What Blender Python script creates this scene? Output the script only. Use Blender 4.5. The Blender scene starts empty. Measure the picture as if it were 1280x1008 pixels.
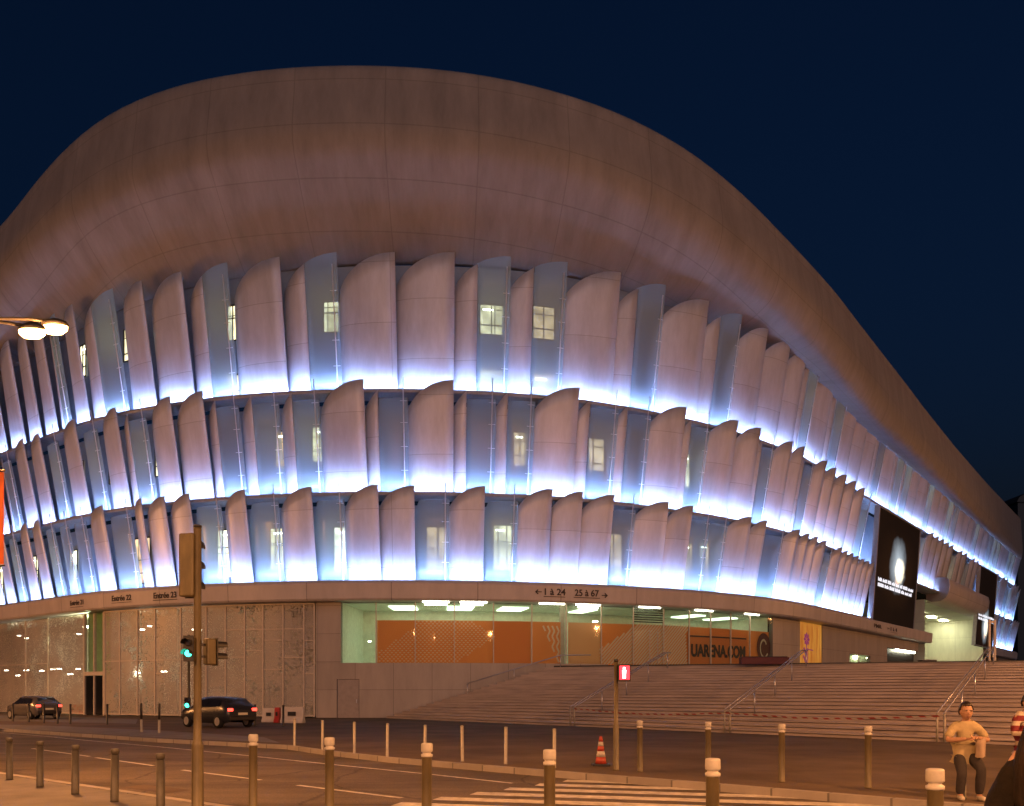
import bpy, bmesh, math, random
from mathutils import Vector, Matrix
random.seed(7)
sc = bpy.context.scene
col = sc.collection
PI = math.pi

# ------------------------------------------------------------------ materials
def nodes(name):
    m = bpy.data.materials.new(name); m.use_nodes = True
    nt = m.node_tree
    return m, nt, nt.nodes['Principled BSDF']

def N(nt, kind, **kw):
    n = nt.nodes.new(kind)
    for k, v in kw.items():
        if hasattr(n, k): setattr(n, k, v)
        else: n.inputs[k.replace('_', ' ')].default_value = v
    return n

def ramp(nt, src, p0, c0, p1, c1):
    r = nt.nodes.new('ShaderNodeValToRGB')
    e = r.color_ramp.elements
    e[0].position, e[0].color = p0, (*c0, 1); e[1].position, e[1].color = p1, (*c1, 1)
    nt.links.new(src, r.inputs[0]); return r

def mat(name, c, rough=.6, metal=0., var=.12, scale=3., bump=0., bscale=40., coord='Object', stretch=(1, 1, 1)):
    m, nt, b = nodes(name)
    b.inputs['Roughness'].default_value = rough; b.inputs['Metallic'].default_value = metal
    if rough > .7: b.inputs['Specular IOR Level'].default_value = .18
    tc = nt.nodes.new('ShaderNodeTexCoord')
    mp = N(nt, 'ShaderNodeMapping'); mp.inputs['Scale'].default_value = stretch
    nt.links.new(tc.outputs[coord], mp.inputs[0])
    no = N(nt, 'ShaderNodeTexNoise', Scale=scale, Detail=6., Roughness=.62)
    nt.links.new(mp.outputs[0], no.inputs[0])
    r = ramp(nt, no.outputs['Fac'], .3, [x * (1 - var) for x in c], .72, [min(1, x * (1 + var)) for x in c])
    nt.links.new(r.outputs[0], b.inputs['Base Color'])
    if bump:
        n2 = N(nt, 'ShaderNodeTexNoise', Scale=bscale, Detail=4.)
        nt.links.new(mp.outputs[0], n2.inputs[0])
        bp = N(nt, 'ShaderNodeBump', Strength=bump, Distance=.02)
        nt.links.new(n2.outputs['Fac'], bp.inputs['Height']); nt.links.new(bp.outputs[0], b.inputs['Normal'])
    return m

def asphalt(name, c, ang):
    m, nt, b = nodes(name); L = nt.links.new
    b.inputs['Roughness'].default_value = .8; b.inputs['Specular IOR Level'].default_value = .25
    tc = nt.nodes.new('ShaderNodeTexCoord')
    mp = N(nt, 'ShaderNodeMapping'); mp.inputs['Rotation'].default_value = (0, 0, ang); mp.inputs['Scale'].default_value = (.05, .9, 1)
    L(tc.outputs['Object'], mp.inputs[0])
    n1 = N(nt, 'ShaderNodeTexNoise', Scale=1.2, Detail=5., Roughness=.6); L(mp.outputs[0], n1.inputs[0])
    n2 = N(nt, 'ShaderNodeTexNoise', Scale=.45, Detail=7., Roughness=.7); L(tc.outputs['Object'], n2.inputs[0])
    n3 = N(nt, 'ShaderNodeTexNoise', Scale=38., Detail=3.); L(tc.outputs['Object'], n3.inputs[0])
    r1 = ramp(nt, n1.outputs['Fac'], .32, (.62,) * 3, .68, (1.25,) * 3)
    r2 = ramp(nt, n2.outputs['Fac'], .30, [x * .72 for x in c], .70, [x * 1.25 for x in c])
    r3 = ramp(nt, n3.outputs['Fac'], .30, (.70,) * 3, .72, (1.3,) * 3)
    vo = N(nt, 'ShaderNodeTexVoronoi', Scale=.33); vo.feature = 'DISTANCE_TO_EDGE'
    wp = N(nt, 'ShaderNodeMix', data_type='RGBA', blend_type='ADD'); wp.inputs[0].default_value = .6
    L(tc.outputs['Object'], wp.inputs[6]); L(n2.outputs['Color'], wp.inputs[7]); L(wp.outputs[2], vo.inputs[0])
    r4 = ramp(nt, vo.outputs['Distance'], .004, (.55,) * 3, .014, (1.,) * 3)
    cur = r2.outputs[0]
    for q in (r1, r3, r4):
        mx = N(nt, 'ShaderNodeMix', data_type='RGBA', blend_type='MULTIPLY'); mx.inputs[0].default_value = 1
        L(cur, mx.inputs[6]); L(q.outputs[0], mx.inputs[7]); cur = mx.outputs[2]
    L(cur, b.inputs['Base Color'])
    bp = N(nt, 'ShaderNodeBump', Strength=.5, Distance=.02); L(n3.outputs['Fac'], bp.inputs['Height']); L(bp.outputs[0], b.inputs['Normal'])
    return m

def emit(name, c, strength, base=(.02, .02, .02)):
    m, nt, b = nodes(name)
    b.inputs['Base Color'].default_value = (*base, 1); b.inputs['Roughness'].default_value = .4
    b.inputs['Emission Color'].default_value = (*c, 1); b.inputs['Emission Strength'].default_value = strength
    return m

def glass(name, tint, film, k_film, rough=.05, gloss=.08):
    """thin architectural glass: see-through with a printed film that catches light"""
    m, nt, b = nodes(name)
    out = nt.nodes['Material Output']
    tr = nt.nodes.new('ShaderNodeBsdfTransparent'); tr.inputs[0].default_value = (*tint, 1)
    df = nt.nodes.new('ShaderNodeBsdfDiffuse'); df.inputs[0].default_value = (*film, 1)
    tl = nt.nodes.new('ShaderNodeBsdfTranslucent'); tl.inputs[0].default_value = (*film, 1)
    gl = nt.nodes.new('ShaderNodeBsdfGlossy'); gl.inputs['Roughness'].default_value = rough
    m1 = nt.nodes.new('ShaderNodeMixShader'); m1.inputs[0].default_value = .5
    m2 = nt.nodes.new('ShaderNodeMixShader'); m2.inputs[0].default_value = k_film
    m3 = nt.nodes.new('ShaderNodeMixShader'); m3.inputs[0].default_value = gloss
    L = nt.links.new
    L(df.outputs[0], m1.inputs[1]); L(tl.outputs[0], m1.inputs[2])
    L(tr.outputs[0], m2.inputs[1]); L(m1.outputs[0], m2.inputs[2])
    L(m2.outputs[0], m3.inputs[1]); L(gl.outputs[0], m3.inputs[2])
    L(m3.outputs[0], out.inputs[0])
    return m

def panel_mat(name, c, px, pz, seam=.02, rough=.5, metal=0., dark=.55, var=.1, streak=.0, off=0.):
    """cladding with thin joints, laid out in metres through the UV map"""
    m, nt, b = nodes(name); L = nt.links.new
    b.inputs['Roughness'].default_value = rough; b.inputs['Metallic'].default_value = metal
    tc = nt.nodes.new('ShaderNodeTexCoord')
    br = N(nt, 'ShaderNodeTexBrick', offset=off, Scale=1., Mortar_Size=seam, Mortar_Smooth=.3, Brick_Width=px, Row_Height=pz)
    br.inputs['Color1'].default_value = (*c, 1)
    br.inputs['Color2'].default_value = (*[x * (1 - var) for x in c], 1)
    br.inputs['Mortar'].default_value = (*[x * (1 - dark) for x in c], 1)
    L(tc.outputs['UV'], br.inputs[0])
    no = N(nt, 'ShaderNodeTexNoise', Scale=.35, Detail=8., Roughness=.7)
    mp = N(nt, 'ShaderNodeMapping'); mp.inputs['Scale'].default_value = (2.2, .5, 1)
    L(tc.outputs['UV'], mp.inputs[0]); L(mp.outputs[0], no.inputs[0])
    r = ramp(nt, no.outputs['Fac'], .3, (.80 - streak,) * 3, .7, (1.08,) * 3)
    mx = N(nt, 'ShaderNodeMix', data_type='RGBA', blend_type='MULTIPLY')
    mx.inputs[0].default_value = 1
    L(br.outputs[0], mx.inputs[6]); L(r.outputs[0], mx.inputs[7]); L(mx.outputs[2], b.inputs['Base Color'])
    return m

M = {}
M['asphalt'] = mat('asphalt', (.085, .074, .066), .82, var=.38, scale=.8, bump=.5, bscale=60)
M['asphalt'] = asphalt('asphalt', (.100, .078, .060), math.radians(43))
M['dark_asphalt'] = mat('dark_asphalt', (.105, .076, .055), .9, var=.4, scale=.35, bump=.4, bscale=50)
M['pavement'] = mat('pavement', (.16, .145, .135), .8, var=.25, scale=1.2, bump=.4, bscale=30)
M['kerb'] = panel_mat('kerb', (.30, .265, .235), 1., 9., seam=.022, rough=.8, dark=.6, var=.22)
M['road_paint'] = mat('road_paint', (.47, .44, .40), .75, var=.4, scale=5., bump=.2)
M['podium'] = mat('podium', (.2, .19, .18), .7, var=.15)
M['stone'] = mat('stone', (.47, .40, .365), .75, var=.22, scale=.9, bump=.25, bscale=25, stretch=(.6, .6, 6))
M['shell'] = panel_mat('shell', (.62, .635, .74), 1000., 3.75, seam=.02, rough=.4, metal=.2, dark=.4, var=.10, streak=.06)
M['shell_edge'] = mat('shell_edge', (.5, .48, .48), .4, .4)
M['fascia'] = panel_mat('fascia', (.55, .49, .47), 5.6, 4., seam=.03, rough=.5, metal=.1)
M['roof'] = panel_mat('roof', (.285, .26, .25), 5.4, 3.1, seam=.04, rough=.6, metal=.0, dark=.24, var=.05, streak=.10)
M['backing'] = mat('backing', (.26, .30, .37), .55, .1, var=.2, scale=.8)
M['ledge'] = mat('ledge', (.30, .31, .34), .5, .3)
M['panel'] = panel_mat('panel', (.42, .365, .32), 2.6, 1.9, seam=.018, rough=.55, metal=.1, dark=.5)
M['door'] = mat('door', (.34, .29, .26), .5, .1)
M['frame'] = mat('frame', (.55, .48, .40), .5, .1)
M['dark_metal'] = mat('dark_metal', (.05, .045, .04), .45, .5)
M['rod'] = mat('rod', (.66, .70, .78), .4, .1)
M['steel'] = mat('steel', (.55, .55, .58), .3, .8)
M['rail'] = mat('rail', (.36, .36, .44), .35, .5)
M['olive'] = mat('olive', (.085, .066, .032), .45, .1, var=.38, scale=7, stretch=(1, 1, .3))
M['white_cap'] = mat('white_cap', (.36, .345, .325), .5, var=.12, scale=12)
M['grey_post'] = mat('grey_post', (.075, .068, .055), .5, .2, var=.2, scale=8)
M['pale_post'] = mat('pale_post', (.30, .28, .24), .5, .1, var=.15, scale=8)
M['glass_shell'] = glass('glass_shell', (.84, .93, .98), (.70, .82, .90), .32, .22, .02)
M['glazing'] = glass('glazing', (.80, .90, .84), (.5, .6, .55), .07, .03, .006)
M['room'] = mat('room', (.72, .78, .66), .7)
M['green_room'] = mat('green_room', (.58, .72, .42), .7)
M['portal_wall'] = panel_mat('portal_wall', (.62, .64, .50), 4., 3.6, seam=.02, rough=.6, dark=.35)
M['led'] = emit('led', (.34, .51, 1.0), 270)
M['room_light'] = emit('room_light', (1., .98, .72), 14)
M['green_light'] = emit('green_light', (.88, 1., .72), 3.2)
M['entrance_light'] = emit('entrance_light', (.92, 1., .58), 95)
M['hall_light'] = emit('hall_light', (1., .94, .60), 62)
M['sodium'] = emit('sodium', (1., .46, .12), 45)
M['sig_green'] = emit('sig_green', (.05, 1., .62), 7)
M['sig_red'] = emit('sig_red', (1., .03, .05), 3.2)
M['sig_white'] = emit('sig_white', (1., .72, .68), 6)
M['tail'] = emit('tail', (1., .05, .03), 5)
M['off_lens'] = mat('off_lens', (.03, .02, .02), .25)
M['tyre'] = mat('tyre', (.015, .015, .015), .8)
M['car_dark'] = mat('car_dark', (.03, .032, .04), .25, .3)
M['car_grey'] = mat('car_grey', (.12, .11, .11), .25, .4)
M['car_glass'] = mat('car_glass', (.012, .013, .016), .06)
M['plate'] = mat('plate', (.7, .66, .5), .5)
M['red_plastic'] = mat('red_plastic', (.42, .03, .025), .45)
M['white_plastic'] = mat('white_plastic', (.55, .5, .45), .5)
M['cone_red'] = mat('cone_red', (.34, .045, .025), .5)
M['cone_white'] = mat('cone_white', (.42, .38, .34), .5)
M['black'] = mat('black', (.012, .011, .012), .5)
M['letter'] = mat('letter', (.035, .025, .025), .6)
M['maroon'] = mat('maroon', (.09, .012, .02), .6)
M['tower'] = panel_mat('tower', (.02, .022, .028), 3., 3.4, seam=.12, rough=.4)
M['orange_cloth'] = mat('orange_cloth', (.75, .16, .03), .7)
M['skin'] = mat('skin', (.34, .19, .12), .55, var=.08, scale=12)
M['hair'] = mat('hair', (.018, .012, .009), .45, scale=60, var=.4)
M['long_hair'] = mat('long_hair', (.010, .0055, .0035), .75, scale=30, var=.7, bump=.9, bscale=60, stretch=(1, 1, .2))
M['beige_shirt'] = mat('beige_shirt', (.36, .29, .17), .85, scale=9, bump=.35, bscale=14)
M['jeans'] = mat('jeans', (.035, .03, .03), .85, scale=9, bump=.35, bscale=14)
M['pale_cloth'] = mat('pale_cloth', (.33, .25, .19), .85, bump=.3, bscale=14)
M['shoe'] = mat('shoe', (.4, .36, .3), .6)
M['jacket'] = mat('jacket', (.006, .004, .003), .85, scale=14, var=.5, bump=.6, bscale=22)

def m_translucent(name, c, k):
    m, nt, b = nodes(name)
    out = nt.nodes['Material Output']
    df = nt.nodes.new('ShaderNodeBsdfDiffuse'); df.inputs[0].default_value = (*c, 1)
    tl = nt.nodes.new('ShaderNodeBsdfTranslucent'); tl.inputs[0].default_value = (*c, 1)
    mx = nt.nodes.new('ShaderNodeMixShader'); mx.inputs[0].default_value = k
    nt.links.new(df.outputs[0], mx.inputs[1]); nt.links.new(tl.outputs[0], mx.inputs[2]); nt.links.new(mx.outputs[0], out.inputs[0])
    return m
M['orange'] = m_translucent('orange', (.94, .43, .16), .5)
M['deep_orange'] = m_translucent('deep_orange', (.92, .38, .13), .48)
M['peach'] = m_translucent('peach', (.92, .56, .34), .5)
M['print_pale'] = m_translucent('print_pale', (.97, .86, .70), .35)

def m_perforated():
    m, nt, b = nodes('perforated_metal'); L = nt.links.new
    out = nt.nodes['Material Output']
    b.inputs['Base Color'].default_value = (.40, .34, .27, 1); b.inputs['Metallic'].default_value = .15; b.inputs['Roughness'].default_value = .42
    tc = nt.nodes.new('ShaderNodeTexCoord')
    vo = N(nt, 'ShaderNodeTexVoronoi', Scale=11.); L(tc.outputs['UV'], vo.inputs[0])
    no = N(nt, 'ShaderNodeTexNoise', Scale=.42, Detail=7., Roughness=.75); L(tc.outputs['UV'], no.inputs[0])
    # hole radius follows a slow noise: some zones are open, some nearly closed
    mr = N(nt, 'ShaderNodeMapRange'); mr.inputs[1].default_value = .36; mr.inputs[2].default_value = .66
    mr.inputs[3].default_value = .05; mr.inputs[4].default_value = .66
    L(no.outputs['Fac'], mr.inputs[0])
    lt = N(nt, 'ShaderNodeMath', operation='LESS_THAN'); L(vo.outputs['Distance'], lt.inputs[0]); L(mr.outputs[0], lt.inputs[1])
    n2 = N(nt, 'ShaderNodeTexNoise', Scale=.2, Detail=5.); L(tc.outputs['UV'], n2.inputs[0])
    r = ramp(nt, n2.outputs['Fac'], .3, (.33, .295, .255), .7, (.48, .43, .37)); L(r.outputs[0], b.inputs['Base Color'])
    tr = nt.nodes.new('ShaderNodeBsdfTransparent')
    mx = nt.nodes.new('ShaderNodeMixShader')
    mxf = N(nt, 'ShaderNodeMath', operation='MAXIMUM'); L(lt.outputs[0], mxf.inputs[0]); mxf.inputs[1].default_value = .12
    L(mxf.outputs[0], mx.inputs[0]); L(b.outputs[0], mx.inputs[1]); L(tr.outputs[0], mx.inputs[2]); L(mx.outputs[0], out.inputs[0])
    return m
M['perforated'] = m_perforated()

def m_window(name, c, k):
    """a lit room seen through a window: uneven warm light"""
    m, nt, b = nodes(name); L = nt.links.new
    tc = nt.nodes.new('ShaderNodeTexCoord')
    br = N(nt, 'ShaderNodeTexBrick', offset=0., Scale=1., Mortar_Size=.04, Mortar_Smooth=.1, Brick_Width=1.45, Row_Height=1.75)
    br.inputs['Color1'].default_value = (*c, 1); br.inputs['Color2'].default_value = (c[0] * .7, c[1] * .66, c[2] * .55, 1)
    br.inputs['Mortar'].default_value = (c[0] * .12, c[1] * .12, c[2] * .1, 1)
    L(tc.outputs['UV'], br.inputs[0])
    no = N(nt, 'ShaderNodeTexNoise', Scale=.9, Detail=2.); L(tc.outputs['UV'], no.inputs[0])
    r = ramp(nt, no.outputs['Fac'], .38, (.55,) * 3, .6, (1.1,) * 3)
    mx = N(nt, 'ShaderNodeMix', data_type='RGBA', blend_type='MULTIPLY'); mx.inputs[0].default_value = 1
    L(br.outputs[0], mx.inputs[6]); L(r.outputs[0], mx.inputs[7]); L(mx.outputs[2], b.inputs['Emission Color'])
    b.inputs['Emission Strength'].default_value = k; b.inputs['Base Color'].default_value = (.05, .05, .05, 1); b.inputs['Roughness'].default_value = .1
    return m
M['win_warm'] = m_window('win_warm', (1., .90, .55), 2.3)
M['win_amber'] = m_window('win_amber', (1., .70, .40), 1.5)
M['win_bright'] = m_window('win_bright', (1., .96, .70), 3.4)

def m_screen():
    """a lit display: pale halo with a small warm flame on a dark ground (UV 0..1)"""
    m, nt, b = nodes('screen_image'); L = nt.links.new
    tc = nt.nodes.new('ShaderNodeTexCoord')
    def blob(cx, cy, rx, ry, c, k, soft):
        mp = N(nt, 'ShaderNodeMapping'); mp.inputs['Location'].default_value = (-cx / rx, -cy / ry, 0); mp.inputs['Scale'].default_value = (1 / rx, 1 / ry, 0)
        L(tc.outputs['UV'], mp.inputs[0])
        no = N(nt, 'ShaderNodeTexNoise', Scale=2.2, Detail=3.); L(mp.outputs[0], no.inputs[0])
        le = N(nt, 'ShaderNodeVectorMath', operation='LENGTH'); L(mp.outputs[0], le.inputs[0])
        ad = N(nt, 'ShaderNodeMath', operation='MULTIPLY_ADD'); L(no.outputs['Fac'], ad.inputs[0]); ad.inputs[1].default_value = .35; L(le.outputs['Value'], ad.inputs[2])
        r = ramp(nt, ad.outputs[0], 1.15 - soft, [x * k for x in c], 1.2, (0, 0, 0))
        return r.outputs[0]
    cols = [blob(.5, .57, .26, .33, (.62, .74, .84), .75, .8), blob(.5, .52, .62, .46, (.30, .11, .035), .06, .9),
            blob(.55, .53, .16, .15, (1., .82, .52), 1.2, .4), blob(.50, .42, .08, .07, (.75, .36, .16), .7, .6)]
    cur = cols[0]
    for c in cols[1:]:
        mx = N(nt, 'ShaderNodeMix', data_type='RGBA', blend_type='ADD'); mx.inputs[0].default_value = 1
        L(cur, mx.inputs[6]); L(c, mx.inputs[7]); cur = mx.outputs[2]
    mx = N(nt, 'ShaderNodeMix', data_type='RGBA', blend_type='ADD'); mx.inputs[0].default_value = 1
    L(cur, mx.inputs[6]); mx.inputs[7].default_value = (.006, .003, .002, 1)
    L(mx.outputs[2], b.inputs['Emission Color']); b.inputs['Emission Strength'].default_value = 1.
    b.inputs['Base Color'].default_value = (.006, .005, .005, 1); b.inputs['Roughness'].default_value = .6; b.inputs['Specular IOR Level'].default_value = .1
    return m
M['screen'] = m_screen()
M['screen_text'] = emit('screen_text', (.95, .92, 1.), 1.3)

def m_stripes(name, c0, c1, per, axis=2):
    m, nt, b = nodes(name); L = nt.links.new
    b.inputs['Roughness'].default_value = .8
    tc = nt.nodes.new('ShaderNodeTexCoord'); sp = nt.nodes.new('ShaderNodeSeparateXYZ'); L(tc.outputs['Object'], sp.inputs[0])
    mo = N(nt, 'ShaderNodeMath', operation='MODULO'); L(sp.outputs[axis], mo.inputs[0]); mo.inputs[1].default_value = per
    gt = N(nt, 'ShaderNodeMath', operation='GREATER_THAN'); L(mo.outputs[0], gt.inputs[0]); gt.inputs[1].default_value = per * .55
    mx = N(nt, 'ShaderNodeMix', data_type='RGBA'); L(gt.outputs[0], mx.inputs[0])
    mx.inputs[6].default_value = (*c0, 1); mx.inputs[7].default_value = (*c1, 1); L(mx.outputs[2], b.inputs['Base Color'])
    return m
M['striped_shirt'] = m_stripes('striped_shirt', (.15, .012, .018), (.42, .35, .28), .15)

def m_tape():
    m, nt, b = nodes('hazard_tape'); L = nt.links.new
    tc = nt.nodes.new('ShaderNodeTexCoord'); sp = nt.nodes.new('ShaderNodeSeparateXYZ'); L(tc.outputs['UV'], sp.inputs[0])
    ad = N(nt, 'ShaderNodeMath', operation='ADD'); L(sp.outputs[0], ad.inputs[0]); L(sp.outputs[1], ad.inputs[1])
    mo = N(nt, 'ShaderNodeMath', operation='FRACT'); mu = N(nt, 'ShaderNodeMath', operation='MULTIPLY'); L(ad.outputs[0], mu.inputs[0]); mu.inputs[1].default_value = 2.2
    L(mu.outputs[0], mo.inputs[0])
    gt = N(nt, 'ShaderNodeMath', operation='GREATER_THAN'); L(mo.outputs[0], gt.inputs[0]); gt.inputs[1].default_value = .5
    mx = N(nt, 'ShaderNodeMix', data_type='RGBA'); L(gt.outputs[0], mx.inputs[0])
    mx.inputs[6].default_value = (.26, .035, .03, 1); mx.inputs[7].default_value = (.40, .36, .32, 1); L(mx.outputs[2], b.inputs['Base Color'])
    return m
M['tape'] = m_tape()

# ------------------------------------------------------------------ mesh helpers
def link(name, me, m=None, parent=None):
    o = bpy.data.objects.new(name, me); col.objects.link(o)
    if m is not None and not me.materials: me.materials.append(m)
    if parent is not None: o.parent = parent
    return o

def tag(o, label=None, cat=None, group=None, kind=None):
    for k, v in (('label', label), ('category', cat), ('group', group), ('kind', kind)):
        if v: o[k] = v
    return o

def thing(name, label, cat, loc=(0, 0, 0), rz=0., group=None):
    o = bpy.data.objects.new(name, None); col.objects.link(o)
    o.location = loc; o.rotation_euler = (0, 0, rz); o.empty_display_size = .2
    return tag(o, label, cat, group)

class MB:
    """collects faces; .build() links them as one mesh object"""
    def __init__(s): s.v = []; s.f = []; s.uv = []; s.smooth = []
    def face(s, pts, uv=None, smooth=False):
        i = len(s.v); s.v += [tuple(p) for p in pts]; s.f.append(tuple(range(i, i + len(pts))))
        s.uv.append(uv or [(0, 0)] * len(pts)); s.smooth.append(smooth); return s
    def grid(s, P, UV=None, smooth=True, wrap=False):
        nu, nv = len(P), len(P[0]); i0 = len(s.v)
        for r in P: s.v += [tuple(p) for p in r]
        for a in range(nu if wrap else nu - 1):
            for b in range(nv - 1):
                a2 = (a + 1) % nu
                s.f.append((i0 + a * nv + b, i0 + a2 * nv + b, i0 + a2 * nv + b + 1, i0 + a * nv + b + 1))
                s.uv.append([UV[a][b], UV[a2][b], UV[a2][b + 1], UV[a][b + 1]] if UV else [(0, 0)] * 4)
                s.smooth.append(smooth)
        return s
    def box(s, x0, x1, y0, y1, z0, z1, T=None):
        c = [(x, y, z) for z in (z0, z1) for x, y in ((x0, y0), (x1, y0), (x1, y1), (x0, y1))]
        if T is not None: c = [T @ Vector(p) for p in c]
        i = len(s.v); s.v += [tuple(p) for p in c]
        for f in ((3, 2, 1, 0), (4, 5, 6, 7), (0, 1, 5, 4), (1, 2, 6, 5), (2, 3, 7, 6), (3, 0, 4, 7)):
            s.f.append(tuple(i + k for k in f)); s.uv.append([(0, 0)] * 4); s.smooth.append(False)
        return s
    def lathe(s, prof, cx=0, cy=0, z=0, n=20, T=None):
        """prof: (radius, height) from bottom to top, closed with end discs"""
        P = []
        for k in range(n):
            a = 2 * PI * k / n
            r = [Vector((cx + q[0] * math.cos(a), cy + q[0] * math.sin(a), z + q[1])) for q in prof]
            P.append([T @ p for p in r] if T is not None else r)
        s.grid(P, smooth=True, wrap=True)
        s.face([P[k][-1] for k in range(n)]); s.face([P[k][0] for k in range(n)][::-1])
        return s
    def tube(s, pts, r, n=8):
        pts = [Vector(p) for p in pts]; rs = r if isinstance(r, (list, tuple)) else [r] * len(pts)
        R = []
        up = Vector((0, 0, 1))
        for i, p in enumerate(pts):
            d = (pts[min(i + 1, len(pts) - 1)] - pts[max(i - 1, 0)]).normalized()
            a = d.cross(up)
            if a.length < 1e-3: a = d.cross(Vector((1, 0, 0)))
            a.normalize(); b = a.cross(d)
            R.append([p + (a * math.cos(2 * PI * k / n) + b * math.sin(2 * PI * k / n)) * rs[i] for k in range(n)])
        P = [[R[i][k] for i in range(len(pts))] for k in range(n)]
        s.grid(P, wrap=True); s.face(R[0][::-1]); s.face(R[-1]); return s
    def build(s, name, m=None, parent=None, bevel=0., recalc=True):
        me = bpy.data.meshes.new(name)
        me.from_pydata(s.v, [], s.f)
        ul = me.uv_layers.new(name='UVMap')
        k = 0
        for uvs in s.uv:
            for q in uvs: ul.data[k].uv = q; k += 1
        for p, sm in zip(me.polygons, s.smooth): p.use_smooth = sm
        bm = bmesh.new(); bm.from_mesh(me)
        bmesh.ops.remove_doubles(bm, verts=bm.verts, dist=1e-5)
        if recalc: bmesh.ops.recalc_face_normals(bm, faces=bm.faces)
        if bevel:
            bmesh.ops.bevel(bm, geom=[e for e in bm.edges if len(e.link_faces) == 2 and e.calc_face_angle(0) > .6], offset=bevel, segments=2, affect='EDGES', profile=.5)
        bm.to_mesh(me); bm.free()
        return link(name, me, m, parent)

def copy_tree(o, parent=None):
    c = o.copy(); col.objects.link(c)
    if parent is not None: c.parent = parent
    for ch in list(o.children): copy_tree(ch, c)
    return c

def interp(x, xs, ys):
    if x <= xs[0]: return ys[0]
    for a, b, p, q in zip(xs, xs[1:], ys, ys[1:]):
        if x <= b:
            t = (x - a) / (b - a); return p + (q - p) * t
    return ys[-1]

def smooth_interp(x, xs, ys):
    return sum(interp(x + d, xs, ys) for d in (-3, -2, -1, 0, 1, 2, 3)) / 7

# ------------------------------------------------------------------ survey: plan of the arena, pinhole of the photograph
F, CX, HY, EYE = 1100., 640., 868., 1.6
RC, CC = 42., (-8., 101.4)                       # radius and centre of the rounded corner
TH_R = math.atan2(.788, .616); TH_L = -math.atan2(.616, .788)
S_END, R_END = 141., 26.                         # far corner of the long side
def fac(s, off=0.):
    """point of the facade plan at arc length s, pushed out by off; returns x, y, normal, tangent"""
    th = min(max(s / RC, TH_L), TH_R)
    n = (math.sin(th), -math.cos(th)); t = (math.cos(th), math.sin(th))
    e = s - th * RC
    x = CC[0] + n[0] * RC; y = CC[1] + n[1] * RC
    if s > S_END:
        e2 = S_END - th * RC; x += t[0] * e2; y += t[1] * e2
        cx, cy = x - n[0] * R_END, y - n[1] * R_END
        a = min((s - S_END) / R_END, PI / 2); rest = (s - S_END) - a * R_END
        th2 = th + a; n = (math.sin(th2), -math.cos(th2)); t = (math.cos(th2), math.sin(th2))
        x, y = cx + n[0] * R_END + t[0] * rest, cy + n[1] * R_END + t[1] * rest
    else:
        x += t[0] * e; y += t[1] * e
    return x + n[0] * off, y + n[1] * off, n, t
def W(s, off, z):
    x, y, n, t = fac(s, off); return (x, y, z)
def px2s(px, off=0.):
    k = (px - CX) / F; lo, hi = -60., 148.
    for _ in range(50):
        m = (lo + hi) / 2; x, y, _n, _t = fac(m, off)
        if x - k * y > 0: hi = m
        else: lo = m
    return (lo + hi) / 2
def gp(px, y, z=0.):
    """ground survey: the point at height z on the sight line of a pixel of the photograph"""
    d = F * (EYE - z) / (y - HY); return ((px - CX) / F * d, d)
def at(px, y, d):
    return ((px - CX) / F * d, d, EYE + (HY - y) * d / F)

# ------------------------------------------------------------------ ground, roads, pavements
RZ = -.12                                        # road level; pavements are at 0
def poly_sheet(name, pts, z, m, kind='structure'):
    b = MB(); b.face([(x, y, z) for x, y in pts], [(x, y) for x, y in pts]); return tag(b.build(name, m, recalc=False), kind=kind)
G = MB()
gs = [-900, -200, -60, -20, 0, 20, 60, 200, 900]
G.grid([[(x, y, RZ - .012) for y in gs] for x in gs], smooth=False)
tag(G.build('ground', M['asphalt']), kind='structure')
# kerb lines (near and far edge of the road)
near = [(-60, 60.5), (-24, 29.6), (-10.6, 18.1), (-3.9, 12.45), (.2, 8.95), (3.2, 6.35), (9, 1.6), (30, -14)]
far = [(-60, 76), (-42, 58.6), (-23.3, 40.5), (-19.5, 37.2), (-12.9, 31.6), (-7, 27.4), (-5.4, 25.0), (-3, 22), (1., 18.05), (3.3, 15.9), (6.2, 13.0), (9.5, 10.2), (16, 5.5), (40, -10)]
poly_sheet('road', near + far[::-1], RZ, M['asphalt'])
def slab(name, pts, z0, z1, m):
    b = MB(); n = len(pts)
    b.face([(x, y, z1) for x, y in pts])
    for i in range(n):
        a, c = pts[i], pts[(i + 1) % n]
        b.face([(*a, z0), (*c, z0), (*c, z1), (*a, z1)])
    return tag(b.build(name, m), kind='structure')
def offset_line(pts, d):
    out = []
    for i, p in enumerate(pts):
        a = Vector(pts[max(i - 1, 0)]); c = Vector(pts[min(i + 1, len(pts) - 1)])
        t = (c - a).normalized(); out.append((p[0] - t.y * d, p[1] + t.x * d))
    return out
near_in, far_in = offset_line(near, -.16), offset_line(far, .16)
slab('pavement', [(-60, 60.3 - .2)] + near_in[1:] + [(30, -40), (-60, -40)], RZ - .2, 0, M['pavement'])
slab('forecourt', far_in + [(90, -10), (120, 160), (-90, 120)], RZ - .2, 0, M['dark_asphalt'])
def kerb(name, a, b_):
    b = MB()
    P = [[(*p, RZ - .2), (*p, .012), (*q, .012), (*q, RZ - .2)] for p, q in zip(a, b_)]
    acc, U = 0., []
    for i_, p in enumerate(a):
        if i_: acc += math.hypot(p[0] - a[i_ - 1][0], p[1] - a[i_ - 1][1])
        U.append([(acc, 1.), (acc, 1.3), (acc, 1.46), (acc, 1.8)])
    b.grid(P, U, smooth=False)
    return tag(b.build(name, M['kerb']), kind='structure')
kerb('kerb', near, offset_line(near, -.158)); kerb('kerb', far, offset_line(far, .158))
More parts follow.
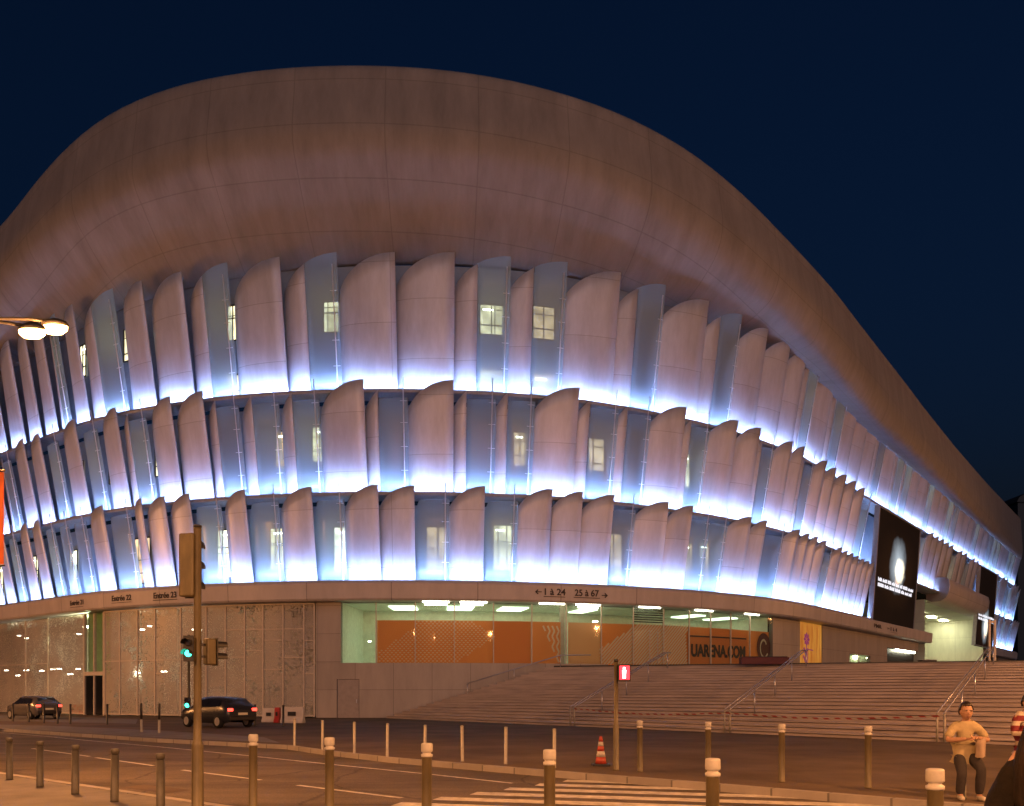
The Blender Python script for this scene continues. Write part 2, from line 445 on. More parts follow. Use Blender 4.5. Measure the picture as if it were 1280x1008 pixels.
# paler pavements lying on the forecourt, in front of the left wing
poly_sheet('pavement', [gp(-60, 908.5), gp(60, 913.8), gp(190, 922.2), gp(350, 929), gp(330, 922), gp(200, 913.5), gp(60, 907.5), gp(-60, 904.5)], .006, M['pavement'])
poly_sheet('pavement', [gp(-90, 901), gp(60, 902.5), gp(170, 905), gp(172, 899.5), gp(100, 896.5), gp(-90, 893)], .006, M['pavement'])

def strip(b, p, q, w, z):
    p, q = Vector(p), Vector(q); t = (q - p).normalized(); n = Vector((-t.y, t.x)) * w / 2
    b.face([(*(p - n), z), (*(q - n), z), (*(q + n), z), (*(p + n), z)])
mk = MB(); zl = RZ + .005
for a, c in (((40, 936), (112, 946)), ((120, 947.5), (192, 957.5)), ((228, 963), (326, 975.5)), ((372, 982), (502, 998))):
    strip(mk, gp(*a, RZ), gp(*c, RZ), .11, zl)
prev = None
for q in ((-60, 911), (60, 921), (120, 927), (200, 934), (300, 944), (420, 956.5), (530, 967.5), (640, 979.5)):
    p = gp(*q, RZ)
    if prev: strip(mk, prev, p, .10, zl)
    prev = p
tag(mk.build('road_marking', M['road_paint'], recalc=False), kind='structure')
zb = MB()
A, Bv = Vector(gp(738, 972, RZ)), Vector(gp(546, 998.5, RZ))
for k in range(-1, 9):
    p = A + (Bv - A) * (k / 5.)
    d = Vector((.955, -.297)) if k < 2 else Vector((.965, -.26))
    L = 12. if k >= 0 else 9
    if k == -1: p = p + d * 1.2
    strip(zb, p, p + d * L, .44, zl)
tag(zb.build('zebra_crossing', M['road_paint'], recalc=False), kind='structure')
# drain cover and patch on the road
poly_sheet('road_patch', [gp(150, 985, RZ), gp(210, 992, RZ), gp(240, 988, RZ), gp(180, 981, RZ)], RZ + .004, M['dark_asphalt'])

# ------------------------------------------------------------------ stairs and podium
POD = 3.4; NST = 21
L0, LN = Vector((-8.4, 58.9)), Vector((2.7, 58.9))
R0, RN = Vector((22., 19.5)), Vector((47., 43.))
def stair_pt(u, v):
    a = L0.lerp(LN, v); c = R0.lerp(RN, v); p = a.lerp(c, u)
    return p
st = MB(); NU = 24
for k in range(NST):
    z0, z1 = POD * k / NST, POD * (k + 1) / NST
    v0, v1 = k / NST, (k + 1) / NST
    row0 = [stair_pt(i / NU, v0) for i in range(NU + 1)]; row1 = [stair_pt(i / NU, v1) for i in range(NU + 1)]
    nose = [p + (p - q).normalized() * .06 for p, q in zip(row0, row1)]
    st.grid([[(*p, z0), (*p, z1 - .075), (*(p + (p - m_) * 1.6), z1 - .075), (*(p + (p - m_) * 1.6), z1 - .035), (*m_, z1 - .035), (*m_, z1), (*q, z1)] for p, m_, q in zip(row0, nose, row1)], smooth=False)
    for i in (0, NU):
        st.face([(*row0[i], 0), (*row1[i], 0), (*row1[i], z1), (*row0[i], z1)])
tag(stair_ := st.build('staircase', M['stone']), 'broad fan-shaped flight of stone steps climbing from the street to the arena entrance', 'staircase')
eb = MB()  # dark raised strip put in for the shadow line along the top step
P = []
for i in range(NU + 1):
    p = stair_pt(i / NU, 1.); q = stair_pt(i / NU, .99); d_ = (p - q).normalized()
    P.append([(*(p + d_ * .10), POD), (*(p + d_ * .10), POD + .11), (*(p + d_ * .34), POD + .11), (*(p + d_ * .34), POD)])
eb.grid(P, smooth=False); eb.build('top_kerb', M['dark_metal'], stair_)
pd = MB()
pts = [stair_pt(i / 12, 1.) for i in range(13)] + [Vector((130, 60)), Vector((140, 150))]
bk = [Vector(fac(s, -1.)[:2]) for s in (150, 120, 90, 60, 45, 38, 30, 24, 18, 12)] + [Vector((2.8, 60.2))]
pp = pts + bk
pd.face([(*p, POD - .004) for p in pp])
for a, c in zip(pp, pp[1:] + pp[:1]): pd.face([(*a, -.1), (*c, -.1), (*c, POD - .004), (*a, POD - .004)])
tag(pd.build('podium', M['podium']), kind='structure')

# ------------------------------------------------------------------ the arena
arena = thing('stadium', 'huge rounded arena clad in three tiers of curved white shells lit blue from below', 'stadium', (0, 0, 0))

ROOF_PX = ((-120, 37.2), (0, 38.0), (50, 39.5), (100, 41.0), (150, 41.6), (200, 41.85), (300, 41.85), (430, 41.65), (520, 41.5), (600, 41.3), (700, 40.85), (800, 40.05), (850, 39.3),
           (900, 38.35), (950, 36.85), (1000, 35.25), (1050, 34.1), (1100, 33.4), (1150, 32.5), (1200, 32.2), (1250, 32.3))
ROOF_S = [px2s(p, 3.6) for p, _z in ROOF_PX] + [150, 260]
ROOF_T = [z for _p, z in ROOF_PX] + [32.9, 32.9]
# ---- roof
def roof_profile(s):
    zt = smooth_interp(s, ROOF_S, ROOF_T)
    zm = smooth_interp(s, [-75, -25, 0, 12, 25, 34, 54, 135], [29., 30.4, 31.1, 31.1, 29.9, 28.9, 28.1, 27.3])   # where the soffit meets the shells
    zb = smooth_interp(s, [-75, -38, -25, -10, 10, 20, 28, 36, 55, 135], [31, 33., 35.2, 36.8, 36.6, 34.2, 32., 29.6, 27.6, 27.0])  # belly
    k = smooth_interp(s, [60, 138], [1., .45])
    H = zt - zb
    P = [(-14, zt - 1.), (-4, zt + .1), (2.5, zt + .12), (3.35, zt + .02), (3.6, zt - .3)]
    P += [(3.72, zt - .28 * H), (3.92, zt - .55 * H), (4.08, zt - .80 * H), (4.05, zb + .1), (3.78, zb - .75)]
    lo = max(zb - 1.55, zm - 1.6)
    P.append((3.2, lo)); e = P[-1]
    for t in (.25, .5, .75, 1.):
        P.append((e[0] + (-.5 - e[0]) * t, e[1] + (zm - e[1]) * t - .30 * math.sin(PI * t)))
    P.append((-1.2, zm + .1))
    P = [(o if o < 0 else o * k, z) for o, z in P]
    return P
def densify(P, n=3):
    out = []
    for i in range(len(P) - 1):
        p0, p1, p2, p3 = P[max(i - 1, 0)], P[i], P[i + 1], P[min(i + 2, len(P) - 1)]
        for k in range(n):
            t = k / n
            out.append(tuple(.5 * (2 * b + (c - a) * t + (2 * a - 5 * b + 4 * c - d) * t * t + (3 * b - a - 3 * c + d) * t ** 3) for a, b, c, d in zip(p0, p1, p2, p3)))
    return out + [P[-1]]
rf = MB(); RP, RU = [], []
s = -75.
while s < 215:
    prof = densify(roof_profile(s)); acc = 0; row, uv = [], []
    for i, (o_, z_) in enumerate(prof):
        if i: acc += math.hypot(o_ - prof[i - 1][0], z_ - prof[i - 1][1])
        row.append(W(s, o_, z_)); uv.append((s, acc))
    RP.append(row); RU.append(uv); s += 1.25
rf.grid(RP, RU)
rf.build('roof_overhang', M['roof'], arena)

# ---- shells
def shell(b, f, nu, nv, th=.07):
    O, I, UV = [], [], []
    for a in range(nu + 1):
        o, i, uu = [], [], []
        for c in range(nv + 1):
            s_, of, z = f(a / nu, c / nv)
            o.append(W(s_, of, z)); i.append(W(s_, of - th, z)); uu.append((s_, z + 1.1 * math.floor(s_ * 1.37 % 3)))
        O.append(o); I.append(i); UV.append(uu)
    UV = [[(q[0], q[1] - UV[r_][0][1] + UV[0][0][1]) for q in UV[r_]] for r_ in range(len(UV))]
    b.grid(O, UV); b.grid([r[::-1] for r in I])
    for r in ([list(x) for x in zip(O[0], I[0])], [list(x) for x in zip(I[-1], O[-1])]): b.grid(r, smooth=False)
    b.grid([[I[a][0], O[a][0]] for a in range(nu + 1)], smooth=False)
    b.grid([[O[a][-1], I[a][-1]] for a in range(nu + 1)], smooth=False)

def wall_box(b, s0, s1, o0, o1, z0, z1, step=1.5):
    """a solid strip that follows the curve of the wall"""
    n = max(1, int((s1 - s0) / step)); S = [s0 + (s1 - s0) * i / n for i in range(n + 1)]
    P = [[W(s, o0, z0), W(s, o1, z0), W(s, o1, z1), W(s, o0, z1), W(s, o0, z0)] for s in S]
    U = [[(s, z0), (s, z0), (s, z1), (s, z1), (s, z0)] for s in S]
    b.grid(P, U, smooth=False)
    for r_ in (P[0][:4], P[-1][3::-1]): b.face(r_, [(0, z0)] * 4)
    return b
DZ_S = [-75, 12, 30, 55, 140]
TIERS = [dict(z0=9.0, tip=15.45, drop=2.15, proj=.75, lean=.9, dz0=[0, 0, 0, 0, 0], dzt=[-.2, 0, -.45, -.85, -.9]),
         dict(z0=14.9, tip=22.4, drop=2.7, proj=.9, lean=1.0, dz0=[0, 0, -.35, -.5, -.6], dzt=[-.7, 0, -.6, -1.35, -1.6]),
         dict(z0=21.7, tip=30.6, drop=3.15, proj=1.2, lean=.9, dz0=[.3, 0, -.55, -.8, -1.0], dzt=[-.4, .05, -1.2, -2.3, -3.4])]
# right-hand edge of each module, as surveyed; n = solid, g = glass, h = narrow solid blade then glass
ROWS = ["130n 163g 178n 207n 238n 276g 307n 348g 390n 430g 473n 518n 562g 606n 648g 690n 728n 767n 795g 835n 865n 888g 910g 938n 957n 980g 998n 1010n 1020n 1031n 1040g 1051n 1058n 1065n 1072n 1079n 1085n 1091n 1098n",
        "99n 124g 150n 185h 217n 257n 300h 350h 400h 456n 510h 567n 620h 668h 722n 772h 812h 854n 885h 918n 946n 965h 986n 1000n 1014h 1028n 1040n 1053n 1065n 1076n 1085g 1097n",
        "20n 40n 60n 78h 100n 150h 185n 234n 290h 354n 424h 495n 568n 637h 706h 771n 826h 879n 920h 952n 980n 1000n 1016h 1036n 1052h 1066n 1080n 1092n 1103h 1116n"]
PITCH = [2.25, 2.75, 3.5]
SC1 = (px2s(1104, 2.), px2s(1153.5, 2.)); SC2 = (px2s(1229, 2.), px2s(1249, 2.))
POR = (px2s(1156, 0.), px2s(1229, 0.))
def modules(r):
    L = []
    for w in ROWS[r].split(): L.append((px2s(float(w[:-1]), 1.2), w[-1]))
    rnd = random.Random(11 + r)
    # continue past the surveyed ones at the same pitch
    out = []
    s0 = L[0][0]; left = []
    while s0 > -68:
        left.append((s0 - PITCH[r], rnd.choice('nnnghn' if r else 'nnng'))); s0 -= PITCH[r]
    edges = left[::-1] + L
    s1 = L[-1][0]
    while s1 < 158:
        s1 += PITCH[r]; edges.append((s1, rnd.choice('nnnhgn' if r < 2 else 'nhnhn')))
    for (a, _k), (b_, k) in zip(edges, edges[1:]): out.append((a, b_, k))
    return out
def blocked(r, a, b_):
    if r == 0: return b_ > SC1[0] + .9 and a < SC2[1] - .4
    if r == 1: return (b_ > SC1[0] + .9 and a < SC1[1] - .8) or (b_ > SC2[0] + .9 and a < SC2[1] - .6)
    return False

for r, T in enumerate(TIERS):
    zb = lambda s: T['z0'] + interp(s, DZ_S, T['dz0'])
    zt = lambda s: T['tip'] + interp(s, DZ_S, T['dzt'])
    # backing wall and the ledge that carries the light line
    runs = [(-74., SC1[0]), (SC2[1], 160.)] if r == 0 else [(-74., 160.)]
    bks = []
    for (a, b_) in runs:
        bk = MB(); bks.append(bk)
        n = int((b_ - a) / 1.5); S = [a + (b_ - a) * i / n for i in range(n + 1)]
        topz = lambda s: zt(s) + .3 if r == 2 else TIERS[r + 1]['z0'] + interp(s, DZ_S, TIERS[r + 1]['dz0']) - .4
        bk.grid([[W(s, -.72, zb(s) - .02), W(s, -.72, topz(s))] for s in S], [[(s, 0), (s, 6)] for s in S], smooth=False)
    tier = bks[0].build('facade_tier', M['backing'], arena, recalc=False)
    for q_ in bks[1:]: q_.build('backing_wall', M['backing'], tier, recalc=False)
    for (a, b_) in runs:
        n = int((b_ - a) / 1.5); S = [a + (b_ - a) * i / n for i in range(n + 1)]
        if r:
            lg = MB()
            lg.grid([[W(s, -.70, zb(s) - .12), W(s, .94, zb(s) - .07), W(s, .98, zb(s) + .02), W(s, .95, zb(s) + .02), W(s, .95, zb(s)), W(s, -.70, zb(s))] for s in S], smooth=False)
            lg.build('ledge', M['ledge'], tier)
        le = MB()
        le.grid([[W(s, .79, zb(s) + .03), W(s, .89, zb(s) + .045)] for s in S], smooth=False)
        le.build('led_strip', M['led'], tier)
        hs = MB()  # channel and lip added to cut the light spilling outward to the roof
        hs.grid([[W(s, .78, zb(s) + .004), W(s, .94, zb(s) + .004), W(s, .94, zb(s) + .17), W(s, .832, zb(s) + .20), W(s, .915, zb(s) + .15), W(s, .91, zb(s) + .02)] for s in S], smooth=False)
        hs.build('led_spill_shield', M['ledge'], tier)
    for (a, b_, k) in modules(r):
        if blocked(r, a, b_): continue
        w = b_ - a
        za, tp = zb((a + b_) / 2), zt((a + b_) / 2)
        far_away = a > 62
        jit = random.uniform(-.04, .04)
        def f(u0, u1, flat=None, pj=1.):
            def g(u, v):
                U = u0 + (u1 - u0) * u
                pr = math.sqrt(max(0, 1 - (1 - U) ** 2.2))
                top = tp + jit - T['drop'] * (1 - math.sqrt(max(0, 1 - (1 - U) ** 2)))
                if flat is not None: top = min(top, flat)
                z = za + .02 + (top - za - .02) * v
                vv = (z - za) / (tp - za)
                return (a + w * (U - .09 * (1 - U)), -.28 + T['proj'] * pj * pr * (.52 + .48 * vv) + T['lean'] * vv, z)
            return g
        nu, nv = (5, 4) if far_away else (10, 8)
        # u steps crowd towards the curved left edge
        def warp(g): return lambda u, v: g(1 - (1 - u) ** .75 if u < 1 else 1, v)
        if k == 'n':
            b = MB(); shell(b, warp(f(0, 1)), nu, nv); b.build('solid_shell', M['shell'], tier)
        else:
            cut = .46 if k == 'h' and r == 2 else (.36 if k == 'h' else 0)
            if cut:
                b = MB(); shell(b, warp(f(0, cut)), max(4, nu // 2), nv); b.build('solid_shell', M['shell'], tier)
            b = MB(); shell(b, f(cut + (.01 if cut else 0), 1, None if r == 2 else tp - T['drop'] * .42), max(3, nu // 2), max(3, nv // 2), .03); b.build('glass_shell', M['glass_shell'], tier)
            if not far_away:
                rd = MB(); p0 = W(b_ - .28, -.28 + T['proj'] * .52 + .12, za); p1 = W(b_ - .28, -.28 + T['proj'] + T['lean'] + .06, tp - (.75 if r == 2 else -.15))
                rd.tube([p0, p1], .035, 6)
                for q in (.22, .42, .62, .8):
                    p = Vector(p0).lerp(Vector(p1), q); 
                    n_ = Vector((*fac(b_)[2], 0)); t_ = Vector((*fac(b_)[3], 0))
                    rd.tube([p - t_ * .22, p + t_ * .25], .02, 5)
                rd.build('stay_rod', M['rod'], tier)
            # the lit room behind the glass
            if random.random() < (.85 if -30 < a < 62 else .6):
                wm = M[random.choice(['win_warm', 'win_warm', 'win_amber', 'win_bright'])] if r != 1 else M[random.choice(['win_warm', 'win_amber', 'win_amber'])]
                x0, x1 = a + w * random.uniform(.50, .58) if cut else a + w * random.uniform(.3, .42), a + w * .97
                if r == 2: zz = [(za + 4.6, za + random.uniform(6.6, 7.3))] + ([(za + .7, za + 2.2)] if random.random() < .55 else [])
                elif r == 1: zz = [(za + random.uniform(2.3, 2.7), za + random.uniform(4.7, 5.1))]
                else: zz = [(za + random.uniform(.5, 1.2), za + random.uniform(3.9, 4.3))]
                for (q0, q1) in zz:
                    b = MB(); n = 3
                    b.grid([[W(x0 + (x1 - x0) * i / n, -.68, q0), W(x0 + (x1 - x0) * i / n, -.68, q1)] for i in range(n + 1)],
                           [[(a * 3.3 + (x1 - x0) * i / n, r * 7), (a * 3.3 + (x1 - x0) * i / n, r * 7 + q1 - q0)] for i in range(n + 1)], smooth=False)
                    b.build('lit_window', wm, tier)
                    if not far_away:
                        b = MB(); e_ = .05; xm_ = x0 + (x1 - x0) * random.choice((.3, .5, .5, .72)); zm_ = q0 + (q1 - q0) * random.choice((.22, .3, .3, .62))
                        for a_, c_, z_, y_ in ((x0 - e_, x0 + e_, q0, q1), (x1 - e_, x1 + e_, q0, q1), (x0 + e_, x1 - e_, q0 - e_, q0 + e_), (x0 + e_, x1 - e_, q1 - e_, q1 + e_), (xm_ - .03, xm_ + .03, q0 + e_, q1 - e_), (x0 + e_, x1 - e_, zm_, zm_ + .07)):
                            wall_box(b, a_, c_, -.675, -.60 if z_ != zm_ else -.61, z_, y_)
                        b.build('window_frame', M['dark_metal'], tier)
                        if random.random() < .6:
                            b = MB(); xs_ = x0 + (x1 - x0) * random.uniform(.12, .4); wall_box(b, xs_, xs_ + (x1 - x0) * .45, -.672, -.64, q1 - .42, q1 - .32); b.build('ceiling_light', M['room_light'], tier)

# ---- fascia band under the lowest tier
FZ0, FZ1 = 7.85, 9.0
fb = MB()
for (a, b_) in ((-75., px2s(1163, .8)), (SC2[1] - .4, 165.)):
    n = int((b_ - a) / 1.4); S = [a + (b_ - a) * i / n for i in range(n + 1)]
    ring = lambda s: [W(s, -.72, FZ1 - .02), W(s, .95, FZ1 - .02), W(s, .95, FZ1 + .04), W(s, 1.02, FZ1 + .04), W(s, 1.06, FZ1 - .06), W(s, 1.0, FZ0 + .12), W(s, .9, FZ0), W(s, -1.2, FZ0)]
    P = [ring(s) for s in S]
    fb.grid(P, [[(s, v) for v in (0, .3, .4, .5, .6, 1.6, 1.8, 3.4)] for s in S], smooth=False)
    fb.face(P[0]); fb.face(P[-1][::-1])
fascia = fb.build('fascia_band', M['fascia'], arena, recalc=False)

def text_mesh(body, size, bold=0.):
    cu = bpy.data.curves.new('t', 'FONT'); cu.body = body; cu.size = size; cu.offset = bold
    cu.align_x = 'CENTER'; cu.align_y = 'CENTER'; cu.extrude = .012
    o = bpy.data.objects.new('t', cu); col.objects.link(o)
    dg = bpy.context.evaluated_depsgraph_get()
    me = bpy.data.meshes.new_from_object(o.evaluated_get(dg))
    bpy.data.objects.remove(o); bpy.data.curves.remove(cu)
    return me
def wall_text(body, s, z, size, off, m, parent, name='lettering', width=None, bold=0., extra=()):
    me = text_mesh(body, size, bold)
    xs = [v.co.x for v in me.vertices]; k = 1.
    if width: k = width / (max(xs) - min(xs))
    for v in me.vertices:
        v.co = Vector(W(s + v.co.x * k, off + v.co.z, z + v.co.y))
    if extra:
        bm = bmesh.new(); bm.from_mesh(me)
        for pts in extra[:1]:
            bm.faces.new([bm.verts.new(W(s + x, off + .014, z + y)) for x, y in pts])
        bm.to_mesh(me); bm.free()
        if len(extra) > 1:
            ab = MB()
            for pts in extra[1:]: ab.face([W(s + x, off + .014, z + y) for x, y in pts])
            ab.build('arrow', m, parent, recalc=False)
    me.materials.clear(); me.materials.append(m)
    o = link(name, me, None, parent); return o
def bar(x0, x1, y, h=.045): return [(x0, y), (x1, y), (x1, y + h), (x0, y + h)]
def arrow(x, d, y=0, L=.5):
    return [bar(x - L / 2, x + L / 2, y - .03, .06), [(x + d * L / 2, y + .005), (x + d * (L / 2 - .17), y + .17), (x + d * (L / 2 - .24), y + .13), (x + d * (L / 2 - .1), y)],
            [(x + d * L / 2, y - .005), (x + d * (L / 2 - .1), y), (x + d * (L / 2 - .24), y - .13), (x + d * (L / 2 - .17), y - .17)]]
zt_ = 8.47
wall_text('1 à 24', px2s(693, 1.05), zt_ + .05, .62, 1.06, M['letter'], fascia, width=1.45, bold=.012, extra=[bar(-.75, .75, -.33)] + arrow(-1.1, -1, 0, .45))
wall_text('25 à 67', px2s(733.5, 1.05), zt_ + .05, .62, 1.06, M['letter'], fascia, width=1.75, bold=.012, extra=[bar(-.95, .95, -.33)] + arrow(1.3, 1, -.1, .45))
wall_text('Entrée 23', px2s(206, 1.05), zt_ + .04, .58, 1.06, M['letter'], fascia, width=2.0, bold=.012, extra=[bar(-1.05, 1.1, -.33)])
wall_text('Entrée 22', px2s(151.5, 1.05), zt_ + .04, .56, 1.06, M['letter'], fascia, width=2.0, bold=.01, extra=[bar(-1., 1., -.33, .035)])
wall_text('Entrée 21', px2s(96, 1.05), zt_ + .0, .52, 1.06, M['letter'], fascia, width=1.8, bold=.004, extra=[bar(-.9, .9, -.33, .03)])
wall_text('PMR', px2s(1097, 1.05), zt_, .55, 1.06, M['letter'], fascia, width=2.6, bold=.004)
wall_text('1 à 4', px2s(1117, 1.05), zt_, .55, 1.06, M['letter'], fascia, width=2.4, bold=.004, extra=[bar(-1.2, 1.2, -.33, .03)] + arrow(-2., -1, 0, .8))

# ---- ground floor
def wall_grid(b, s0, s1, off, z0, z1, step=1.2):
    n = max(1, int((s1 - s0) / step)); S = [s0 + (s1 - s0) * i / n for i in range(n + 1)]
    b.grid([[W(s, off, z0), W(s, off, z1)] for s in S], [[(s, z0), (s, z1)] for s in S], smooth=False)
    return b
sx = lambda px: px2s(px, 0.)
GZ = 3.72
b = MB(); wall_box(b, sx(395), sx(426), -.35, 0, GZ + .005, 7.84); gf = b.build('ground_floor_wall', M['panel'], arena)
def clad(*a): b = MB(); wall_box(b, *a); b.build('cladding_panel', M['panel'], gf)
clad(sx(395), sx(421), -.35, 0, -.1, GZ)
clad(-75., sx(-60), -.35, 0, -.1, 7.84)
clad(sx(449), sx(760), -.35, 0, -.1, GZ)
clad(sx(421), sx(449), -.35, -.0, 2.62, GZ)
clad(sx(760), sx(966), -.35, -.02, -.1, POD + .22)
clad(sx(966), sx(1000), -.35, 0, POD - .2, 7.84)
clad(sx(1028), sx(1062), -.35, 0, POD - .2, 7.84)
clad(sx(1062), sx(1088), -.35, 0, POD - .2, 4.0)
clad(sx(1062), sx(1088), -.35, 0, 5.55, 7.84)
clad(sx(1088), sx(1109), -.35, 0, POD - .2, 7.84)
clad(sx(1109), sx(1148), -.35, 0, 6.7, 7.84)
clad(sx(1248), 160, -.35, 0, POD - .2, 7.84)
b = MB(); wall_box(b, sx(421.6), sx(448.4), -.3, -.05, -.1, 2.6); b.build('service_door', M['door'], gf)
b = MB(); wall_box(b, sx(445.3), sx(446.3), -.04, .04, 1.0, 1.25); b.build('door_handle', M['steel'], gf)
# perforated screens and their frames
for (p0, p1) in ((-60, 32), (32, 105.5), (130.5, 176), (176, 222), (222, 282), (282, 330), (330, 394)):
    b = MB(); wall_grid(b, sx(p0) + .03, sx(p1) - .03, -.02, .12, 7.72, .8); b.build('perforated_screen', M['perforated'], gf, recalc=False)
fr = MB()
for p in (-20, 32, 60, 105, 131, 150, 172, 194, 226, 258, 282, 306, 329, 354, 380, 393):
    wall_box(fr, sx(p) - .05, sx(p) + .05, -.05, .05, .05, 7.78)
for (p0, p1, z) in ((-60, 105, .12), (131, 393, .12), (131, 258, 4.05), (-60, 60, 4.1), (282, 380, 6.05), (306, 329, 4.6), (329, 354, 5.3), (282, 306, 4.15), (354, 380, 4.1), (329, 354, 3.3), (380, 393, 5.25), (380, 393, 3.0), (194, 226, 3.1)):
    wall_box(fr, sx(p0) + .06, sx(p1) - .06, -.045, .03, z - .04, z + .04)
wall_box(fr, sx(131), sx(393), -.06, .10, 7.70, 7.80)
fr.build('screen_frame', M['frame'], gf)
# rooms behind the screens and the glazing
def room(s0, s1, depth, z0, z1, m):
    b = MB(); wall_grid(b, s0, s1, -depth, z0, z1)
    n = max(2, int((s1 - s0) / 1.5)); S = [s0 + (s1 - s0) * i / n for i in range(n + 1)]
    b.grid([[W(s, -.4, z1), W(s, -depth, z1)] for s in S], smooth=False)
    b.grid([[W(s, -.4, z0), W(s, -depth, z0)] for s in S], smooth=False)
    for s in (s0, s1): b.face([W(s, -.4, z0), W(s, -depth, z0), W(s, -depth, z1), W(s, -.4, z1)])
    return b.build('room', m, gf, recalc=False)
M['warm_room'] = mat('warm_room', (.72, .68, .58), .7)
M['warm_light'] = emit('warm_light', (1., .90, .66), 28)
room(-60, sx(104), 5, 0, 7.8, M['warm_room']); room(sx(132), sx(394), 5, 0, 7.8, M['warm_room'])
room(sx(104.5), sx(131.5), 3, 0, 7.8, M['green_room'])
room(sx(426), sx(965), 6, GZ - .4, 7.8, M['room'])
room(sx(1062), sx(1088), 3, 3.9, 5.6, M['room'])
def ceiling_light(px, off, z, w, d, m='room_light'):
    s = px2s(px, off); b = MB(); wall_box(b, s - w / 2, s + w / 2, off - d / 2, off + d / 2, z, z + .08); b.build('ceiling_light', M[m], gf)
for px in (24, 33, 99, 178, 187, 243, 249): ceiling_light(px, -1.6, 6.3 + random.uniform(-.2, .5), .26, .26, 'warm_light')
for px in (8, 22, 33, 52, 66, 74, 88, 98, 172, 205): ceiling_light(px, -2.6, 3.5 + random.uniform(-.3, .3), .4, .25, 'warm_light')
for px in (112, 124): ceiling_light(px, -1.5, 6.9, .6, .8, 'entrance_light')
for px in (505, 575, 640, 728, 860, 900): ceiling_light(px, -3.4, 7.70, 2.0 if px < 700 else 1.3, 2.6, 'green_light')
for px in (545, 590, 735): ceiling_light(px, -.75, 7.70, 1.6, .08)
for px in (545, 592, 690, 735, 812, 880, 940): ceiling_light(px, .38, 7.76, 1.8, .08)  # soffit strips, several of them extra ones added to brighten the boards
ceiling_light(744, -1.0, 6.75, .3, .3); ceiling_light(462, -1.2, 5.2, .18, .18)
for px in (1070, 1080): ceiling_light(px, -1.5, 5.45, .7, .4, 'hall_light')
# entrance between the perforated screens
b = MB(); wall_grid(b, sx(106), sx(117.5), -.04, 3.35, 7.7); b.build('glazing_pane', M['glazing'], gf, recalc=False)
b = MB(); wall_grid(b, sx(118.5), sx(129.5), -.04, 3.35, 7.7); b.build('glazing_pane', M['glazing'], gf, recalc=False)
for p0, p1 in ((106, 116.5), (118.5, 129.5)):
    b = MB(); wall_box(b, sx(p0), sx(p1), -.1, -.03, .05, 3.0); b.build('entrance_door', M['car_glass'], gf)
b = MB()
for p in (105.8, 118, 129.8): wall_box(b, sx(p) - .06, sx(p) + .06, -.15, .06, 0, 7.75)
wall_box(b, sx(105.8), sx(129.8), -.14, .08, 3.02, 3.3); b.build('door_frame', M['frame'], gf)
# glazing of the main front: panes, mullions, orange printed boards
GP = [426, 470, 519, 568, 617, 665, 708, 752, 792, 830, 862, 889, 914, 938, 965]
for p0, p1 in zip(GP, GP[1:]):
    b = MB(); wall_grid(b, sx(p0) + .04, sx(p1) - .04, -.06, GZ, 7.8, 1.); b.build('glazing_pane', M['glazing'], gf, recalc=False)
def mull(*a): mu = MB(); wall_box(mu, *a); mu.build('mullion', M['frame'], gf)
for p in GP[1:-1]: mull(sx(p) - .035, sx(p) + .035, -.12, .0, GZ, 7.82)
mull(sx(705) - .16, sx(705) + .16, -.6, -.3, GZ, 7.8)
for p in (812, 822): mull(sx(p) - .03, sx(p) + .03, -.02, .04, GZ + .1, 6.2)
lv = MB()
for k in range(6): wall_box(lv, sx(793), sx(829), -.10, -.06, 6.75 + k * .17, 6.84 + k * .17)
lv.build('louvre', M['dark_metal'], gf)
BZ = 6.62
def board(p0, p1, m, off=-.30, z0=GZ - .1, z1=None):
    b = MB(); wall_box(b, sx(p0), sx(p1), off - .03, off, z0, z1 or BZ); return b.build('printed_board', M[m], gf)
board(470.5, 519, 'orange'); board(519.3, 568, 'orange'); board(568.3, 617, 'orange'); board(617.3, 665, 'deep_orange'); board(665.3, 703, 'orange')
board(712, 752, 'peach'); board(752.3, 792, 'orange'); board(792.3, 830, 'orange'); board(830.3, 862, 'orange'); board(862.3, 938, 'deep_orange'); board(938.3, 965, 'orange')
PO = -.285
pr = MB()
def inside(x, y, poly):
    c = False
    for (x0, y0), (x1, y1) in zip(poly, poly[1:] + poly[:1]):
        if (y0 > y) != (y1 > y) and x < (x1 - x0) * (y - y0) / (y1 - y0) + x0: c = not c
    return c
zy = lambda y, px: EYE + (HY - y) * fac(sx(px), 0)[1] / F      # height of a row of pixels at the wall
rh = [(sx(x), zy(y, x)) for x, y in ((473, 815), (519, 783), (520, 775), (590, 775), (621, 797), (568, 829), (473, 829))]
x = sx(470); row = 0
z = GZ
while z < BZ:
    x = sx(471) + (.14 if row % 2 else 0)
    while x < sx(622):
        if inside(x, z, rh):
            pr.face([W(x - .085, PO, z), W(x, PO, z - .05), W(x + .085, PO, z), W(x, PO, z + .05)])
        x += .28
    z += .14; row += 1
def stroke(x0, z0, x1, z1, w=.05):
    dx, dz = x1 - x0, z1 - z0; l = math.hypot(dx, dz); nx, nz = -dz / l * w, dx / l * w
    pr.face([W(x0 - nx, PO, z0 - nz), W(x1 - nx, PO, z1 - nz), W(x1 + nx, PO, z1 + nz), W(x0 + nx, PO, z0 + nz)])
def clipped(x0, z0, x1, z1, ok, w=.05, n=12):
    for i in range(n):
        t0, t1 = i / n, (i + 1) / n
        a = (x0 + (x1 - x0) * t0, z0 + (z1 - z0) * t0); c = (x0 + (x1 - x0) * t1, z0 + (z1 - z0) * t1)
        if ok((a[0] + c[0]) / 2, (a[1] + c[1]) / 2): stroke(*a, *c, w)
